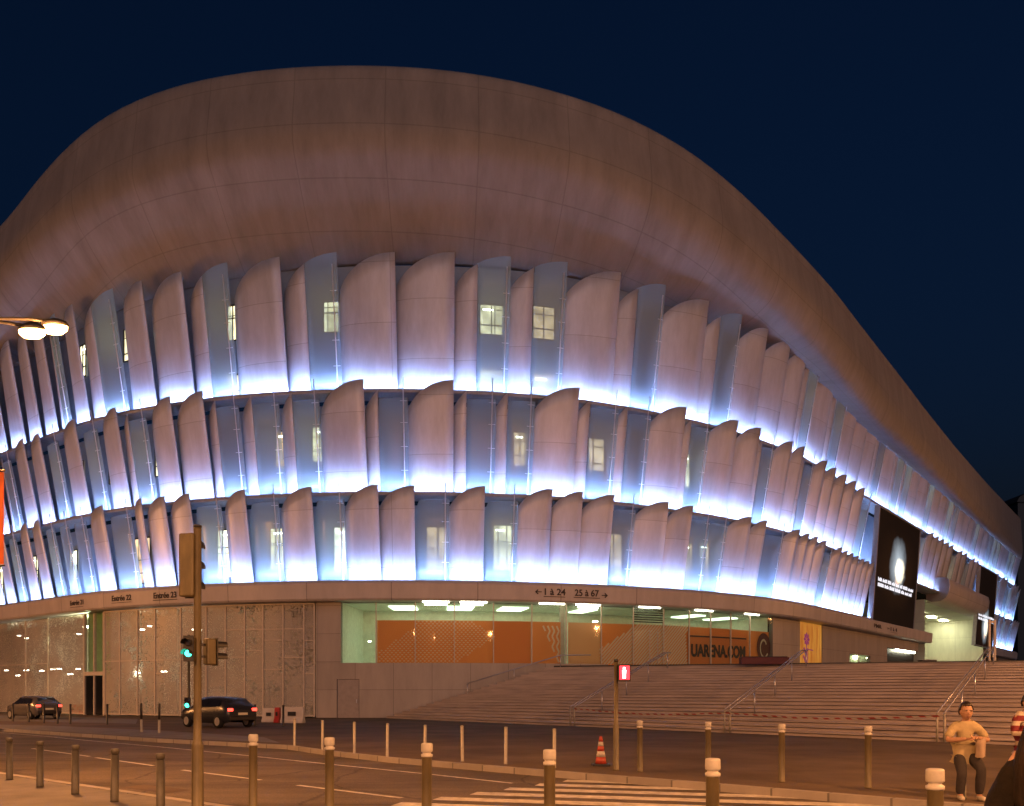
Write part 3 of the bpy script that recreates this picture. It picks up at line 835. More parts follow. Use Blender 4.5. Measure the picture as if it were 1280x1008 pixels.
# zigzag lines
for k in range(6):
    xs = sx(676) + k * .33
    for j in range(8):
        za, zc = GZ + .1 + j * .36, GZ + .1 + (j + 1) * .36
        if zc < BZ and xs > sx(676) + (1.3 - (za - GZ) * .45):
            d = .17 if j % 2 else -.17
            if xs + .2 < sx(703): stroke(xs - d / 2, za, xs + d / 2, zc, .06)
# slanted lines
q0, q1 = sx(753), sx(862)
ok = lambda X, Z: q0 < X < q1 and GZ < Z < BZ and (Z - GZ) < 1.1 + .62 * (X - q0)
for k in range(-12, 44):
    xs = q0 + k * .26; clipped(xs, GZ, xs + 2.9, BZ + .1, ok, .062)
pr.build('printed_pattern', M['print_pale'], gf, recalc=False)
# lit window and doors on the right
b = MB(); wall_grid(b, sx(1062.3), sx(1087.7), -.12, 4.0, 5.55); b.build('glazing_pane', M['glazing'], gf, recalc=False)
b = MB(); wall_box(b, sx(1074.5) - .05, sx(1074.5) + .05, -.16, -.02, 4.0, 5.55); b.build('mullion', M['frame'], gf)
b = MB(); wall_box(b, sx(1109.5), sx(1147.5), -.8, -.5, POD, 6.7); b.build('entrance_door', M['dark_metal'], gf)
b = MB()
for k in range(5): wall_box(b, sx(1122 + k * 5), sx(1122 + k * 5) + .9, -.3, -.05, 6.45, 6.68)
b.build('ceiling_light', M['room_light'], gf)

# ---- portal: deep bright hall under a curved beam
PZ = 13.3
b = MB(); a0, a1 = POR
DEEP = 11
b.face([W(a0, 0, POD), W(a0, -DEEP, POD), W(a0, -DEEP, PZ), W(a0, 0, PZ)], [(0, 0), (DEEP, 0), (DEEP, 10), (0, 10)])
b.face([W(a1, 0, POD), W(a1, -DEEP, POD), W(a1, -DEEP, PZ), W(a1, 0, PZ)], [(0, 0), (DEEP, 0), (DEEP, 10), (0, 10)])
b.face([W(a0, -DEEP, POD), W(a1, -DEEP, POD), W(a1, -DEEP, PZ), W(a0, -DEEP, PZ)], [(0, 0), (a1 - a0, 0), (a1 - a0, 10), (0, 10)])
b.face([W(a0, 0, PZ), W(a1, 0, PZ), W(a1, -DEEP, PZ), W(a0, -DEEP, PZ)], [(0, 0), (a1 - a0, 0), (a1 - a0, DEEP), (0, DEEP)])
portal = b.build('portal', M['portal_wall'], arena, recalc=False)
for k in range(5):
    s0 = a0 + 3 + k * (a1 - a0 - 6) / 4
    b = MB(); wall_box(b, s0 - 1.2, s0 + 1.2, -5.5, -4.7, PZ - .15, PZ - .05); b.build('ceiling_light', M['hall_light'], portal)
for k in range(7): b = MB(); wall_box(b, a0 + 1 + k * 2.4, a0 + 1.14 + k * 2.4, -7.1, -6.9, POD, PZ); b.build('mullion', M['dark_metal'], portal)
for z in (7.3, 10.2): b = MB(); wall_box(b, a0 + 1, a0 + 16, -7.05, -6.95, z, z + .14); b.build('transom', M['dark_metal'], portal)
b = MB(); wall_grid(b, a0 + 1, a0 + 16, -7., POD, PZ - .2); b.build('glazing_pane', M['glazing'], portal, recalc=False)
bm_ = MB(); s0, s1 = px2s(1164, 0.), px2s(1231, 1.5)
prof = [(-.6, 16.3), (1.5, 16.3), (2.0, 16.0), (2.15, 15.3), (2.05, 14.4), (1.7, 13.7), (1.1, 13.3), (-.6, 13.25)]
n = 30; P = [[W(s0 + (s1 - s0) * i / n, o, z) for o, z in prof] for i in range(n + 1)]
bm_.grid(P, [[(s0 + (s1 - s0) * i / n, j) for j in range(len(prof))] for i in range(n + 1)]); bm_.face(P[0]); bm_.face(P[-1][::-1])
bm_.build('portal_beam', M['fascia'], arena)

# ---- orange-lit niche on the ground floor, with a purple flower-like figure
def m_niche():
    m, nt, b = nodes('niche_glow'); L = nt.links.new
    tc = nt.nodes.new('ShaderNodeTexCoord'); no = N(nt, 'ShaderNodeTexNoise', Scale=1.1, Detail=4.)
    mp = N(nt, 'ShaderNodeMapping'); mp.inputs['Scale'].default_value = (1.6, .35, 1)
    L(tc.outputs['UV'], mp.inputs[0]); L(mp.outputs[0], no.inputs[0])
    r = ramp(nt, no.outputs['Fac'], .35, (.55, .16, .02), .68, (1., .50, .07)); L(r.outputs[0], b.inputs['Emission Color'])
    b.inputs['Emission Strength'].default_value = .42; b.inputs['Base Color'].default_value = (.42, .19, .05, 1)
    return m
M['niche'] = m_niche()
M['purple'] = emit('purple', (.45, .02, .22), .4)
po = thing('poster', 'tall glowing orange poster with a purple flower on the beige wall', 'poster')
b = MB(); wall_box(b, sx(1000.3), sx(1027.7), -.3, -.06, POD, 7.8); b.build('backlit_panel', M['niche'], po)
b = MB(); fs = sx(1009); fo = -.045
for k in range(8):
    a = 2 * PI * k / 8
    b.face([W(fs + .75 * math.cos(a + d) * q, fo, 6.35 + .62 * math.sin(a + d) * q) for d, q in ((0, .05), (-.35, .75), (0, 1.), (.35, .75))])
for x0, z0, x1, z1, w in ((0, 5.9, -.1, 3.5, .10), (-.1, 4.9, -.7, 5.6, .14), (-.1, 4.3, -.8, 4.9, .12), (.25, 5.6, .2, 3.5, .07), (.1, 5.5, 1.6, 5.45, .04)):
    dx, dz = x1 - x0, z1 - z0; l = math.hypot(dx, dz); nx, nz = -dz / l * w, dx / l * w
    b.face([W(fs + x0 - nx, fo, z0 - nz), W(fs + x1 - nx, fo, z1 - nz), W(fs + x1 + nx, fo, z1 + nz), W(fs + x0 + nx, fo, z0 + nz)])
b.build('flower_print', M['purple'], po, recalc=False)

# ---- banner with the web address, and the round emblem beside it
ba = thing('banner', 'orange banner with dark capital lettering behind the glass above the steps', 'banner')
b0, b1 = sx(862.8), sx(936); zb0, zb1 = 3.95, 6.1
b = MB(); wall_box(b, b0, b1, -.26, -.22, zb0 - .15, zb1); b.build('cloth', M['orange'], ba)
b = MB(); wall_box(b, b0 + .05, b1 - .05, -.217, -.19, zb1 - .22, zb1 - .12); wall_box(b, b0 + .05, b0 + .14, -.217, -.19, zb0, zb1 - .25); b.build('border', M['letter'], ba)
wall_text('UARENA.COM', (b0 + b1) / 2 + .05, 4.82, 1.25, -.205, M['letter'], ba, width=(b1 - b0) * .93, bold=.05)
em = thing('emblem', 'dark purple round emblem with a pale swirl at the right end of the glazing', 'emblem')
es, ez = sx(957.5), 5.35
b = MB(); b.face([W(es + 1.0 * math.cos(2 * PI * k / 28), -.2, ez + 1.15 * math.sin(2 * PI * k / 28)) for k in range(28)]); b.build('disc', M['maroon'], em, recalc=False)
b = MB(); P = []
for k in range(19):
    a = .5 + k / 18 * 5.2; r1, r2 = .42 + .02 * k, .60 + .02 * k
    P.append([W(es + r1 * .75 * math.cos(a), -.185, ez + r1 * math.sin(a)), W(es + r2 * .75 * math.cos(a), -.185, ez + r2 * math.sin(a))])
b.grid(P, smooth=False); b.build('swirl', M['print_pale'], em, recalc=False)

# ---- two tall display screens on the facade
def display(s0, s1, z0, z1, label, oy=0.):
    t = thing('display_screen', label, 'screen', group='tall display screens on the facade')
    o0, o1 = .95, 1.7
    q = lambda s, o, z: W(s, o0 + (o1 - o0) * (z - z0) / (z1 - z0) + o, z)
    b = MB()
    for a, c, e, g in ((s0 - .22, s0, z0 - .15, z1 + .2), (s1, s1 + .22, z0 - .15, z1 + .2), (s0, s1, z1, z1 + .2), (s0, s1, z0 - .15, z0)):
        P = [q(a, .06, e), q(c, .06, e), q(c, .06, g), q(a, .06, g)]; R = [q(a, -.45, e), q(c, -.45, e), q(c, -.45, g), q(a, -.45, g)]
        b.face(P); b.face(R[::-1])
        for i in range(4): b.face([P[i], P[(i + 1) % 4], R[(i + 1) % 4], R[i]][::-1])
    b.build('frame', M['ledge'], t)
    b = MB(); b.face([q(s0, 0, z0), q(s1, 0, z0), q(s1, 0, z1), q(s0, 0, z1)], [(0, 0 + oy), (1, 0 + oy), (1, 1 + oy), (0, 1 + oy)]); b.build('picture', M['screen'], t, recalc=False)
    b = MB(); rnd = random.Random(3)                              # two lines of caption: too small in the photo to spell out
    w = s1 - s0
    for ln, z in enumerate((z0 + (z1 - z0) * .375, z0 + (z1 - z0) * .328)):
        x = s0 + w * .06
        while x < s1 - w * .1:
            l = rnd.uniform(.05, .13) * w
            k = x
            while k < x + l:
                h = rnd.choice((.26, .34, .38))
                b.face([q(k, .02, z), q(k + .2, .02, z), q(k + .2, .02, z + h), q(k, .02, z + h)]); k += .27
            x = k + .22
    b.build('caption', M['screen_text'], t, recalc=False)
    return t
display(SC1[0], SC1[1], 8.75, 20.2, 'tall dark display screen glowing left of the entrance, with two caption lines below a halo')
display(SC2[0], SC2[1], 8.9, 20.2, 'narrower-looking far display screen to the right of the bright portal', .28)

# ------------------------------------------------------------------ far office block
tw = thing('office_block', 'dark unlit tower block beyond the far end of the arena roof', 'building', (160., 262., 0))
b = MB(); b.box(-14, 30, -8, 25, 0, 57); b.build('wall', M['tower'], tw)
b = MB(); P = []
for k in range(13):
    a = PI * k / 12; P.append([(8 - 22.6 * math.cos(a), -8.6, 57 + 5.5 * math.sin(a)), (8 - 22.6 * math.cos(a), 25.6, 57 + 5.5 * math.sin(a))])
b.grid(P); b.face([p[0] for p in P]); b.face([p[1] for p in P][::-1]); b.build('roof', M['tower'], tw)

# ------------------------------------------------------------------ handrails, tape
def handrail(u_px, top_px, label, v_top=.93, h=.98, y_foot=None):
    foot = None
    best = 9e9
    for i in range(400):
        p = stair_pt(i / 400 * .9, 0.); px = CX + F * p.x / p.y
        if abs(px - u_px) < best: best, foot = abs(px - u_px), i / 400 * .9
    best = 9e9
    for i in range(400):
        p = stair_pt(i / 400 * .95, v_top); px = CX + F * p.x / p.y
        if abs(px - top_px) < best: best, tp = abs(px - top_px), i / 400 * .95
    t = thing('handrail', label, 'handrail', group='handrails on the steps')
    b = MB(); A = stair_pt(foot, -.005); A = Vector((A.x, A.y, 0)); Bq = stair_pt(tp, v_top); Bq = Vector((Bq.x, Bq.y, POD * v_top + .1))
    d = (Bq - A); d.z = 0; d.normalize(); sd = Vector((d.y, -d.x, 0)) * .11
    up = Vector((0, 0, h))
    for sg in (-1, 1):
        b.tube([A + sd * sg + up, A.lerp(Bq, .5) + sd * sg + up, Bq + sd * sg + up, Bq + sd * sg + up + d * .6], .032, 8)
    b.build('handrail_bar', M['rail'], t)
    for q in (0, .25, .5, .75, 1.):
        base = A.lerp(Bq, q)
        for sg in ((-1, 1) if q == 0 else (1,)):
            p = MB(); p.tube([base + sd * sg - Vector((0, 0, .12 if q else 0)), base + sd * sg + up], .032 if q else .04, 8); p.build('post', M['pale_post'] if q == 0 else M['steel'], t)
    return A, Bq
hA = handrail(717, 832, 'leftmost free-standing handrail, rising behind the red pedestrian light')
hB = handrail(910, 1005, 'middle handrail climbing the steps below the orange poster')
hC = handrail(1177, 1238, 'rightmost handrail rising behind the man in the beige shirt')
t = thing('handrail', 'low handrail along the left edge of the steps beside the panelled wall', 'handrail', group='handrails on the steps')
a = Vector((*stair_pt(0.012, .45), POD * .45 + .8)); c = Vector((*stair_pt(.012, 1.), POD + .8))
b = MB(); b.tube([a, a.lerp(c, .5), c, c + Vector((2, -.4, 0))], .04, 8); b.build('handrail_bar', M['rail'], t)
for q in (0, .5, 1.):
    p = a.lerp(c, q); b = MB(); b.tube([p - Vector((0, 0, .9)), p], .03); b.build('post', M['steel'], t)

b = MB(); P, U = [], []; acc = 0
pts = [hA[0] + Vector((.1, -.1, .86)), hB[0] + Vector((0, -.13, .80)), hC[0] + Vector((0, -.14, .86))]
for i in range(2):
    p, q = pts[i], pts[i + 1]
    for k in range(25 if i else 24):
        tt = k / 24; w = p.lerp(q, tt); w.z -= .16 * math.sin(PI * tt) + .012 * math.sin(k * 1.7)
        if P: acc += (w - Vector(P[-1][0])).length
        P.append([tuple(w), (w.x, w.y + .004 * math.sin(k), w.z + .06)]); U.append([(acc, 0), (acc, .1)])
b.grid(P, U); tag(b.build('barrier_tape', M['tape'], recalc=False), 'red and white barrier tape strung between the handrails across the steps', 'barrier tape')

# two posts at the top of the steps by the far screen
t = thing('gate_frame', 'pair of orange-lit posts with a top bar at the head of the rightmost handrail', 'frame')
x, y, z = at(1240, 812, 52); zb_ = POD
for dx in (-.16, .16):
    b = MB(); b.box(x + dx - .06, x + dx + .06, y - .06, y + .06, zb_ - .05, 6.0); b.build('post', M['frame'], t, bevel=.01)
b = MB(); b.box(x - .099, x + .099, y - .05, y + .05, 5.8, 5.92); b.build('top_bar', M['frame'], t)
# dark low things on the podium
t = thing('planter', 'long low dark planter lying at the top of the steps under the emblem', 'planter')
x0, y0, _ = at(925, 825, 53.); x1, _, _ = at(985, 825, 53.)
b = MB(); b.box(x0, x1, y0 - .3, y0 + .3, POD, POD + .42); b.build('trough', M['maroon'], t, bevel=.03)
b = MB(); b.box(x0 + .1, x1 - .1, y0 - .24, y0 + .24, POD + .425, POD + .47); b.build('soil', M['black'], t, bevel=.01)
for (pa, pb, d, h, lab) in ((1150, 1168, 86, 1.5, 'brown'), (1170, 1185, 90, 1.2, 'grey')):
    t = thing('kiosk', f'low {lab} counter box on the podium in front of the bright portal', 'counter')
    xa, xb = (pa - CX) / F * d, (pb - CX) / F * d
    b = MB(); b.box(xa, xb, d - .5, d + .5, POD, POD + h); b.build('cabinet', M['dark_metal' if lab == 'brown' else 'ledge'], t, bevel=.02)
    b = MB(); b.box(xa - .06, xb + .06, d - .56, d + .56, POD + h + .003, POD + h + .06); b.build('counter_top', M['frame'], t, bevel=.01)

# ------------------------------------------------------------------ bollards
def bollard_near():
    t = thing('bollard', '-', 'bollard')
    b = MB(); b.lathe([(.062, 0), (.062, .02), (.056, .03), (.056, .90), (.058, .905)], n=24); b.build('post', M['olive'], t)
    b = MB(); b.lathe([(.061, .906), (.064, .915), (.064, .935), (.046, .945), (.046, .955), (.062, .965), (.064, .972), (.064, 1.04), (.060, 1.055), (.045, 1.06)], n=24); b.build('cap', M['white_cap'], t)
    return t
proto = bollard_near(); first = True
def place(proto, x, y, label, group, used):
    o = proto if not used[0] else copy_tree(proto); used[0] = True
    o.location = (x, y, 0); o['label'] = label; o['group'] = group; o.rotation_euler = (random.uniform(-.014, .014), random.uniform(-.014, .014), random.uniform(0, 6)); return o
used = [False]
for px, y, lab in ((316, 918, 'first white-capped olive bollard to the right of the traffic signal mast'),
                   (412, 922, 'second white-capped olive bollard to the right of the traffic signal mast'),
                   (533, 929, 'white-capped olive bollard standing where the zebra stripes begin on the left'),
                   (687, 937, 'white-capped olive bollard at near kerb, in front of the pedestrian light'),
                   (890, 948, 'white-capped olive bollard on the near kerb, over the middle of the zebra crossing'),
                   (1170, 961, 'biggest and nearest white-capped bollard, at the feet of the man in the beige shirt')):
    d = (EYE - 1.06) * F / (y - HY); place(proto, (px - CX) / F * d, d, lab, 'white-capped bollards along the near kerb', used)
for px, yb, lab in ((800, 965, 'small white-capped bollard beside the pole of the red pedestrian light'),
                    (885, 970, 'small white-capped bollard across the road below the middle handrail, second from the red light'),
                    (977, 978, 'small white-capped bollard across the road, third from the red pedestrian light'),
                    (1085, 985.5, 'small white-capped bollard across the road, nearest the man in the beige shirt')):
    x, y = gp(px, yb); place(proto, x, y, lab, 'white-capped bollards along the far kerb', used)
t = thing('bollard', '-', 'bollard')
b = MB(); b.lathe([(.062, 0), (.058, .03), (.058, .70)], n=20); b.build('post', M['grey_post'], t)
b = MB(); b.lathe([(.050, .702), (.050, .72), (.060, .725), (.061, .775), (.05, .79)], n=20); b.build('cap', M['grey_post'], t)
used = [False]
for px, yb, lab in ((12, 975, 'leftmost short grey bollard on the orange-lit pavement corner'), (50, 984, 'short grey bollard on the left pavement, second from the left edge'),
                    (94, 993, 'short grey bollard on the left pavement, third from the left edge'), (143, 1002.5, 'short grey bollard on the left pavement, second from the signal mast'),
                    (201, 1014, 'short grey bollard on the left pavement, nearest the signal mast')):
    x, y = gp(px, yb); place(t, x, y, lab, 'short grey bollards along the left pavement', used)
t = thing('bollard', '-', 'bollard')
b = MB(); b.lathe([(.045, 0), (.038, .02), (.038, .82)], n=16); b.build('post', M['pale_post'], t)
b = MB(); b.lathe([(.042, .821), (.042, .84), (.03, .855)], n=16); b.build('cap', M['pale_post'], t)
used = [False]
nm = ['leftmost slim pale post of the row across the road', 'slim pale post behind the second white-capped bollard, second of its row', 'slim pale post across the road, third of its row', 'slim pale post across the road, fourth of its row',
      'slim pale post just right of the third white-capped bollard, in front of the steps', 'slim pale post at the middle of the steps foot, third from the red light', 'slim pale post across the road, second from the red light', 'slim pale post across the road, nearest the traffic cone']
for (px, yb), lab in zip(((368, 933), (403, 938), (443, 942), (484, 946), (531, 950), (578, 952), (632, 955.5), (693, 960)), nm):
    x, y = gp(px, yb); place(t, x, y, lab, 'slim pale posts along the far kerb', used)
t = thing('bollard', '-', 'bollard')
b = MB(); b.lathe([(.055, 0), (.05, .02), (.05, .55)], n=14); b.build('sleeve', M['pale_post'], t)
b = MB(); b.lathe([(.048, .551), (.048, 1.2), (.035, 1.22)], n=14); b.build('post', M['dark_metal'], t)
used = [False]
for px, yb, lab in ((177, 915.5, 'dark post with white foot left of the signal mast by the passing car'), (199, 916.5, 'dark post with white foot, nearer the signal mast of the two')):
    x, y = gp(px, yb); place(t, x, y, lab, 'dark posts with white feet', used)
t = thing('bollard', '-', 'bollard')
b = MB(); b.lathe([(.06, 0), (.052, .03), (.052, 1.0)], n=14); b.build('post', M['dark_metal'], t)
b = MB(); b.lathe([(.058, 1.001), (.058, 1.06), (.04, 1.08)], n=14); b.build('cap', M['dark_metal'], t)
used = [False]
for px, yb, lab in ((134, 906, 'dark post on the pavement just right of the green entrance'), (88, 905.5, 'dark post below the red plastic barrier near the green entrance'), (72, 905, 'thin dark post in front of the left perforated screens, second from the green entrance'),
                    (55, 904, 'thin dark post in front of the left perforated screens, third from the green entrance'), (36, 903, 'thin dark post in front of the left perforated screens, second from the left edge'), (16, 902, 'thin dark post farthest left, before the perforated screens'),
                    (281, 905, 'dark post against the perforated wall right of the signal mast'), (319, 907, 'dark post against the perforated wall, middle one'), (354, 909, 'dark post beside the white barrier blocks under the perforated wall')):
    x, y = gp(px, yb); place(t, x, y, lab, 'dark posts in front of the left wing', used)

# ------------------------------------------------------------------ barriers, cone
def barrier(px, yb, w, h, m, label, plate=False):
    x, y = gp(px, yb); t = thing('barrier', label, 'barrier', (x, y, 0), math.radians(-8), 'plastic barriers')
    P = [(.25, 0), (.25, .12 * h), (.13, .35 * h), (.09, h)]
    b = MB(); pr_ = [(-q[0], q[1]) for q in P] + [(q[0], q[1]) for q in P[::-1]]
    b.face([(-w / 2, q[0], q[1]) for q in pr_]); b.face([(w / 2, q[0], q[1]) for q in pr_][::-1])
    for (p, q) in zip(pr_, pr_[1:] + pr_[:1]): b.face([(-w / 2, *p), (w / 2, *p), (w / 2, *q), (-w / 2, *q)][::-1])
    b.build('block', M[m], t, bevel=.02)
    b = MB(); b.box(-w * .18, w * .18, -.17, -.145, h * .45, h * .7); b.build('hand_slot', M['black'], t)
    return t
barrier(92, 892.5, .75, .75, 'red_plastic', 'red plastic barrier block left of the green entrance door, left one')
barrier(102, 893, .75, .78, 'red_plastic', 'red plastic barrier block right beside the green entrance door')
barrier(337, 903, .8, .8, 'white_plastic', 'smaller pale barrier block under the perforated wall')
barrier(366, 904, 1.3, .9, 'white_plastic', 'larger pale barrier block at the corner of the perforated wall')
barrier(347, 903.5, .3, .85, 'red_plastic', 'narrow red barrier block wedged between two pale barrier blocks')
x, y = gp(751, 957.5); t = thing('traffic_cone', 'red and white traffic cone standing left of the pedestrian light', 'traffic cone', (x, y, 0))
b = MB(); b.box(-.2, .2, -.2, .2, 0, .05); b.build('base', M['black'], t, bevel=.015)
for i, (z0, z1) in enumerate(((.052, .2), (.2, .33), (.33, .44), (.44, .54), (.54, .66))):
    r = lambda z: .135 - .155 * z
    b = MB(); b.lathe([(r(z0), z0 + .001), (r(z1), z1)], n=20); b.build('sleeve', M['cone_white' if i % 2 else 'cone_red'], t)

# ------------------------------------------------------------------ traffic signals
def signal_box(t, x, y, z0, w, d, h, lenses, rz, lens_r, name='signal_head', hood=True, m='olive'):
    T = Matrix.Translation((x, y, z0)) @ Matrix.Rotation(rz, 4, 'Z')
    b = MB(); b.box(-w / 2, w / 2, -d / 2, d / 2, 0, h, T); hd = b.build(name, M[m], t, bevel=.02)
    b = MB(); b.box(-w / 2 - .006, w / 2 + .006, -d / 2 - .02, -d / 2 - .003, -.01, h + .01, T); b.build('backplate', M['black'], hd)
    for (zc, mm) in lenses:
        R = T @ Matrix.Translation((0, -d / 2 - .02, zc)) @ Matrix.Rotation(PI / 2, 4, 'X')
        b = MB(); b.lathe([(lens_r, 0), (lens_r, .012), (lens_r * .7, .02)], n=20, T=R); b.build('lens', M[mm], hd)
        if hood:
            P = []
            for k in range(13):
                a = PI * (-.08 + 1.16 * k / 12); c, s_ = math.cos(a) * (lens_r + .012), math.sin(a) * (lens_r + .012)
                P.append([T @ Vector((c, -d / 2 - .02, zc + s_)), T @ Vector((c, -d / 2 - .16, zc + s_ * .95))])
            b = MB(); b.grid(P); b.build('hood', M['black'], hd, recalc=False)
    return hd
x, y = (247 - CX) / F * 12., 12.
t = thing('traffic_signal', 'tall olive traffic signal mast on the near kerb showing a green light', 'traffic signal', (x, y, 0))
b = MB(); b.lathe([(.10, 0), (.082, .03), (.078, .9), (.074, .93), (.056, .97), (.052, 1.3), (.05, 3.82), (.052, 3.83), (.052, 3.87)], n=24); b.build('mast', M['olive'], t)
b = MB(); b.lathe([(.054, 3.871), (.054, 3.90), (.03, 3.91)], n=20); b.build('mast_cap', M['black'], t)
signal_box(t, -.125, .02, 2.93, .22, .16, .86, [(.15, 'off_lens'), (.43, 'off_lens'), (.71, 'off_lens')], PI * .93, .09)
b = MB()
for z in (3.05, 3.66): b.box(-.06, 0, -.02, .02, z, z + .04)
for z in (2.1, 2.26): b.box(0, .1, -.02, .02, z, z + .03); b.box(-.05, 0, -.04, 0, z + .05, z + .08)
b.build('bracket', M['dark_metal'], t)
signal_box(t, -.065, -.105, 2.05, .13, .08, .33, [(.10, 'sig_green'), (.24, 'off_lens')], 0., .045, hood=True)
signal_box(t, .155, .03, 2.0, .17, .13, .36, [(.1, 'off_lens'), (.26, 'off_lens')], PI * .72, .06)
x, y = gp(236, 903.5)
t = thing('traffic_signal', 'thin far traffic signal post with a small green repeater light low down', 'traffic signal', (x, y, 0))
top = EYE + (HY - 795) * y / F
b = MB(); b.lathe([(.09, 0), (.075, .1), (.07, top)], n=16); b.build('mast', M['olive'], t)
b = MB(); b.lathe([(.074, top + .001), (.074, top + .05), (.04, top + .06)], n=16); b.build('mast_cap', M['black'], t)
signal_box(t, 0, -.16, EYE + (HY - 886) * y / F, .30, .14, .62, [(.19, 'sig_green'), (.45, 'off_lens')], 0., .12, m='black')
signal_box(t, .0, .16, top - 1.2, .28, .18, .95, [(.16, 'off_lens'), (.47, 'off_lens'), (.78, 'off_lens')], PI, .1)
x, y = gp(770, 963)
t = thing('pedestrian_signal', 'pedestrian signal on a slim pole glowing red at the far end of the zebra crossing', 'traffic signal', (x, y, 0))
b = MB(); b.lathe([(.075, 0), (.062, .02), (.060, .93), (.045, .97), (.043, 2.28)], n=20); b.build('pole', M['olive'], t)
b = MB(); b.lathe([(.047, 2.281), (.047, 2.33), (.02, 2.34)], n=16); b.build('pole_cap', M['black'], t)
hd = signal_box(t, .165, -.02, 1.88, .25, .16, .34, [], 0., .06, m='black')
b = MB(); b.box(.06, .27, -.135, -.121, 1.905, 2.195); b.build('red_lens', M['sig_red'], hd, bevel=.01)
b = MB()
o_ = Vector((.155, -.139, 1.93))
def q2(pts): b.face([(o_.x + x_, o_.y, o_.z + z_) for x_, z_ in pts])
q2([(.028 * math.cos(2 * PI * k / 12), .21 + .028 * math.sin(2 * PI * k / 12)) for k in range(12)])
q2([(-.035, .09), (.035, .09), (.042, .175), (-.042, .175)]); q2([(-.033, 0), (-.004, 0), (-.002, .088), (-.033, .088)]); q2([(.004, 0), (.033, 0), (.033, .088), (.002, .088)])
b.build('standing_figure', M['sig_white'], hd, recalc=False)
b = MB(); b.box(.03, .06, -.02, .02, 1.95, 1.98); b.box(.03, .06, -.02, .02, 2.12, 2.15); b.build('bracket', M['dark_metal'], t)

# ------------------------------------------------------------------ cars
def car(x, y, rz, paint, label):
    t = thing('car', label, 'car', (x, y, 0), rz, 'cars passing in front of the left wing')
    # stations along the length: y, floor, belt, roof, half width at belt, half width at roof
    ST = [(-2.05, .42, .78, .80, .70, .66), (-2.0, .30, .95, .97, .80, .74), (-1.86, .26, 1.0, 1.10, .86, .70), (-1.5, .24, .98, 1.40, .88, .62), (-.9, .22, .96, 1.47, .89, .62), (0, .22, .94, 1.48, .89, .62), (.45, .22, .93, 1.43, .89, .61), (.95, .22, .93, 1.12, .88, .66), (1.25, .24, .92, .96, .87, .76), (1.7, .26, .84, .86, .83, .72), (1.98, .30, .70, .72, .76, .66), (2.06, .40, .58, .60, .68, .62)]
    P = []
    for (Y, zf, zb_, zr, wb, wr) in ST:
        r = [(-wb * .82, zf), (-wb * .98, zf + .12), (-wb, (zf + zb_) / 2), (-wb * .985, zb_), (-wr * 1.03, zb_ + (zr - zb_) * .75), (-wr * .85, zr), (0, zr + .015)]
        r = r + [(-a, c) for a, c in r[-2::-1]]
        P.append([(a, Y, c) for a, c in r])
    b = MB(); b.grid(P); b.face(P[0][::-1]); b.face(P[-1]); body = b.build('body', M[paint], t)
    g = MB(); e = .012
    g.face([(-.60, -1.90 - e, 1.05), (.60, -1.90 - e, 1.05), (.54, -1.56 - e, 1.36), (-.54, -1.56 - e, 1.36)]); g.build('rear_window', M['car_glass'], t, recalc=False)
    g = MB(); g.face([(-.62, 1.02 + e, 1.08), (.62, 1.02 + e, 1.08), (.56, .55 + e, 1.40), (-.56, .55 + e, 1.40)]); g.build('windscreen', M['car_glass'], t, recalc=False)
    for sg in (-1, 1):
        for pts in (((-1.45, 1.03), (-.45, 1.0), (-.45, 1.36), (-1.3, 1.32)), ((-.38, 1.0), (.85, .99), (.42, 1.33), (-.38, 1.36))):
            g = MB(); g.face([(sg * (.895 - (zz - .98) * .62), yy, zz) for yy, zz in pts]); g.build('side_window', M['car_glass'], t, recalc=False)
        g = MB(); g.box(sg * .66 - .13, sg * .66 + .13, -2.06, -1.97, .80, .94); g.build('tail_light', M['tail'], t, bevel=.015)
        g = MB(); g.box(sg * .62 - .14, sg * .62 + .14, 1.96, 2.05, .58, .68); g.build('headlight', M['white_plastic'], t, bevel=.015)
        for yy in (-1.3, 1.28):
            R = Matrix.Translation((sg * .80, yy, .31)) @ Matrix.Rotation(PI / 2, 4, 'Y')
            w = MB(); w.lathe([(.22, -.10), (.30, -.10), (.315, -.06), (.315, .06), (.30, .10), (.22, .10)], n=24, T=R); wh = w.build('wheel', M['tyre'], t)
            w = MB(); w.lathe([(.2, -.103), (.21, .103)], n=16, T=R); w.build('rim', M['steel'], wh)
    g = MB(); g.box(-.26, .26, -2.072, -2.06, .62, .73); g.build('number_plate', M['plate'], t)
    g = MB(); g.box(-.74, .74, -2.09, -1.98, .36, .56); g.build('bumper', M['black'], t, bevel=.03)
    return t
x, y = gp(272, 909); car(x, y, math.radians(52), 'car_dark', 'dark hatchback with glowing red tail lights behind the signal mast')
x, y = gp(42, 899); car(x, y, math.radians(54), 'car_grey', 'grey hatchback with red tail lights at the left edge before the perforated screens')

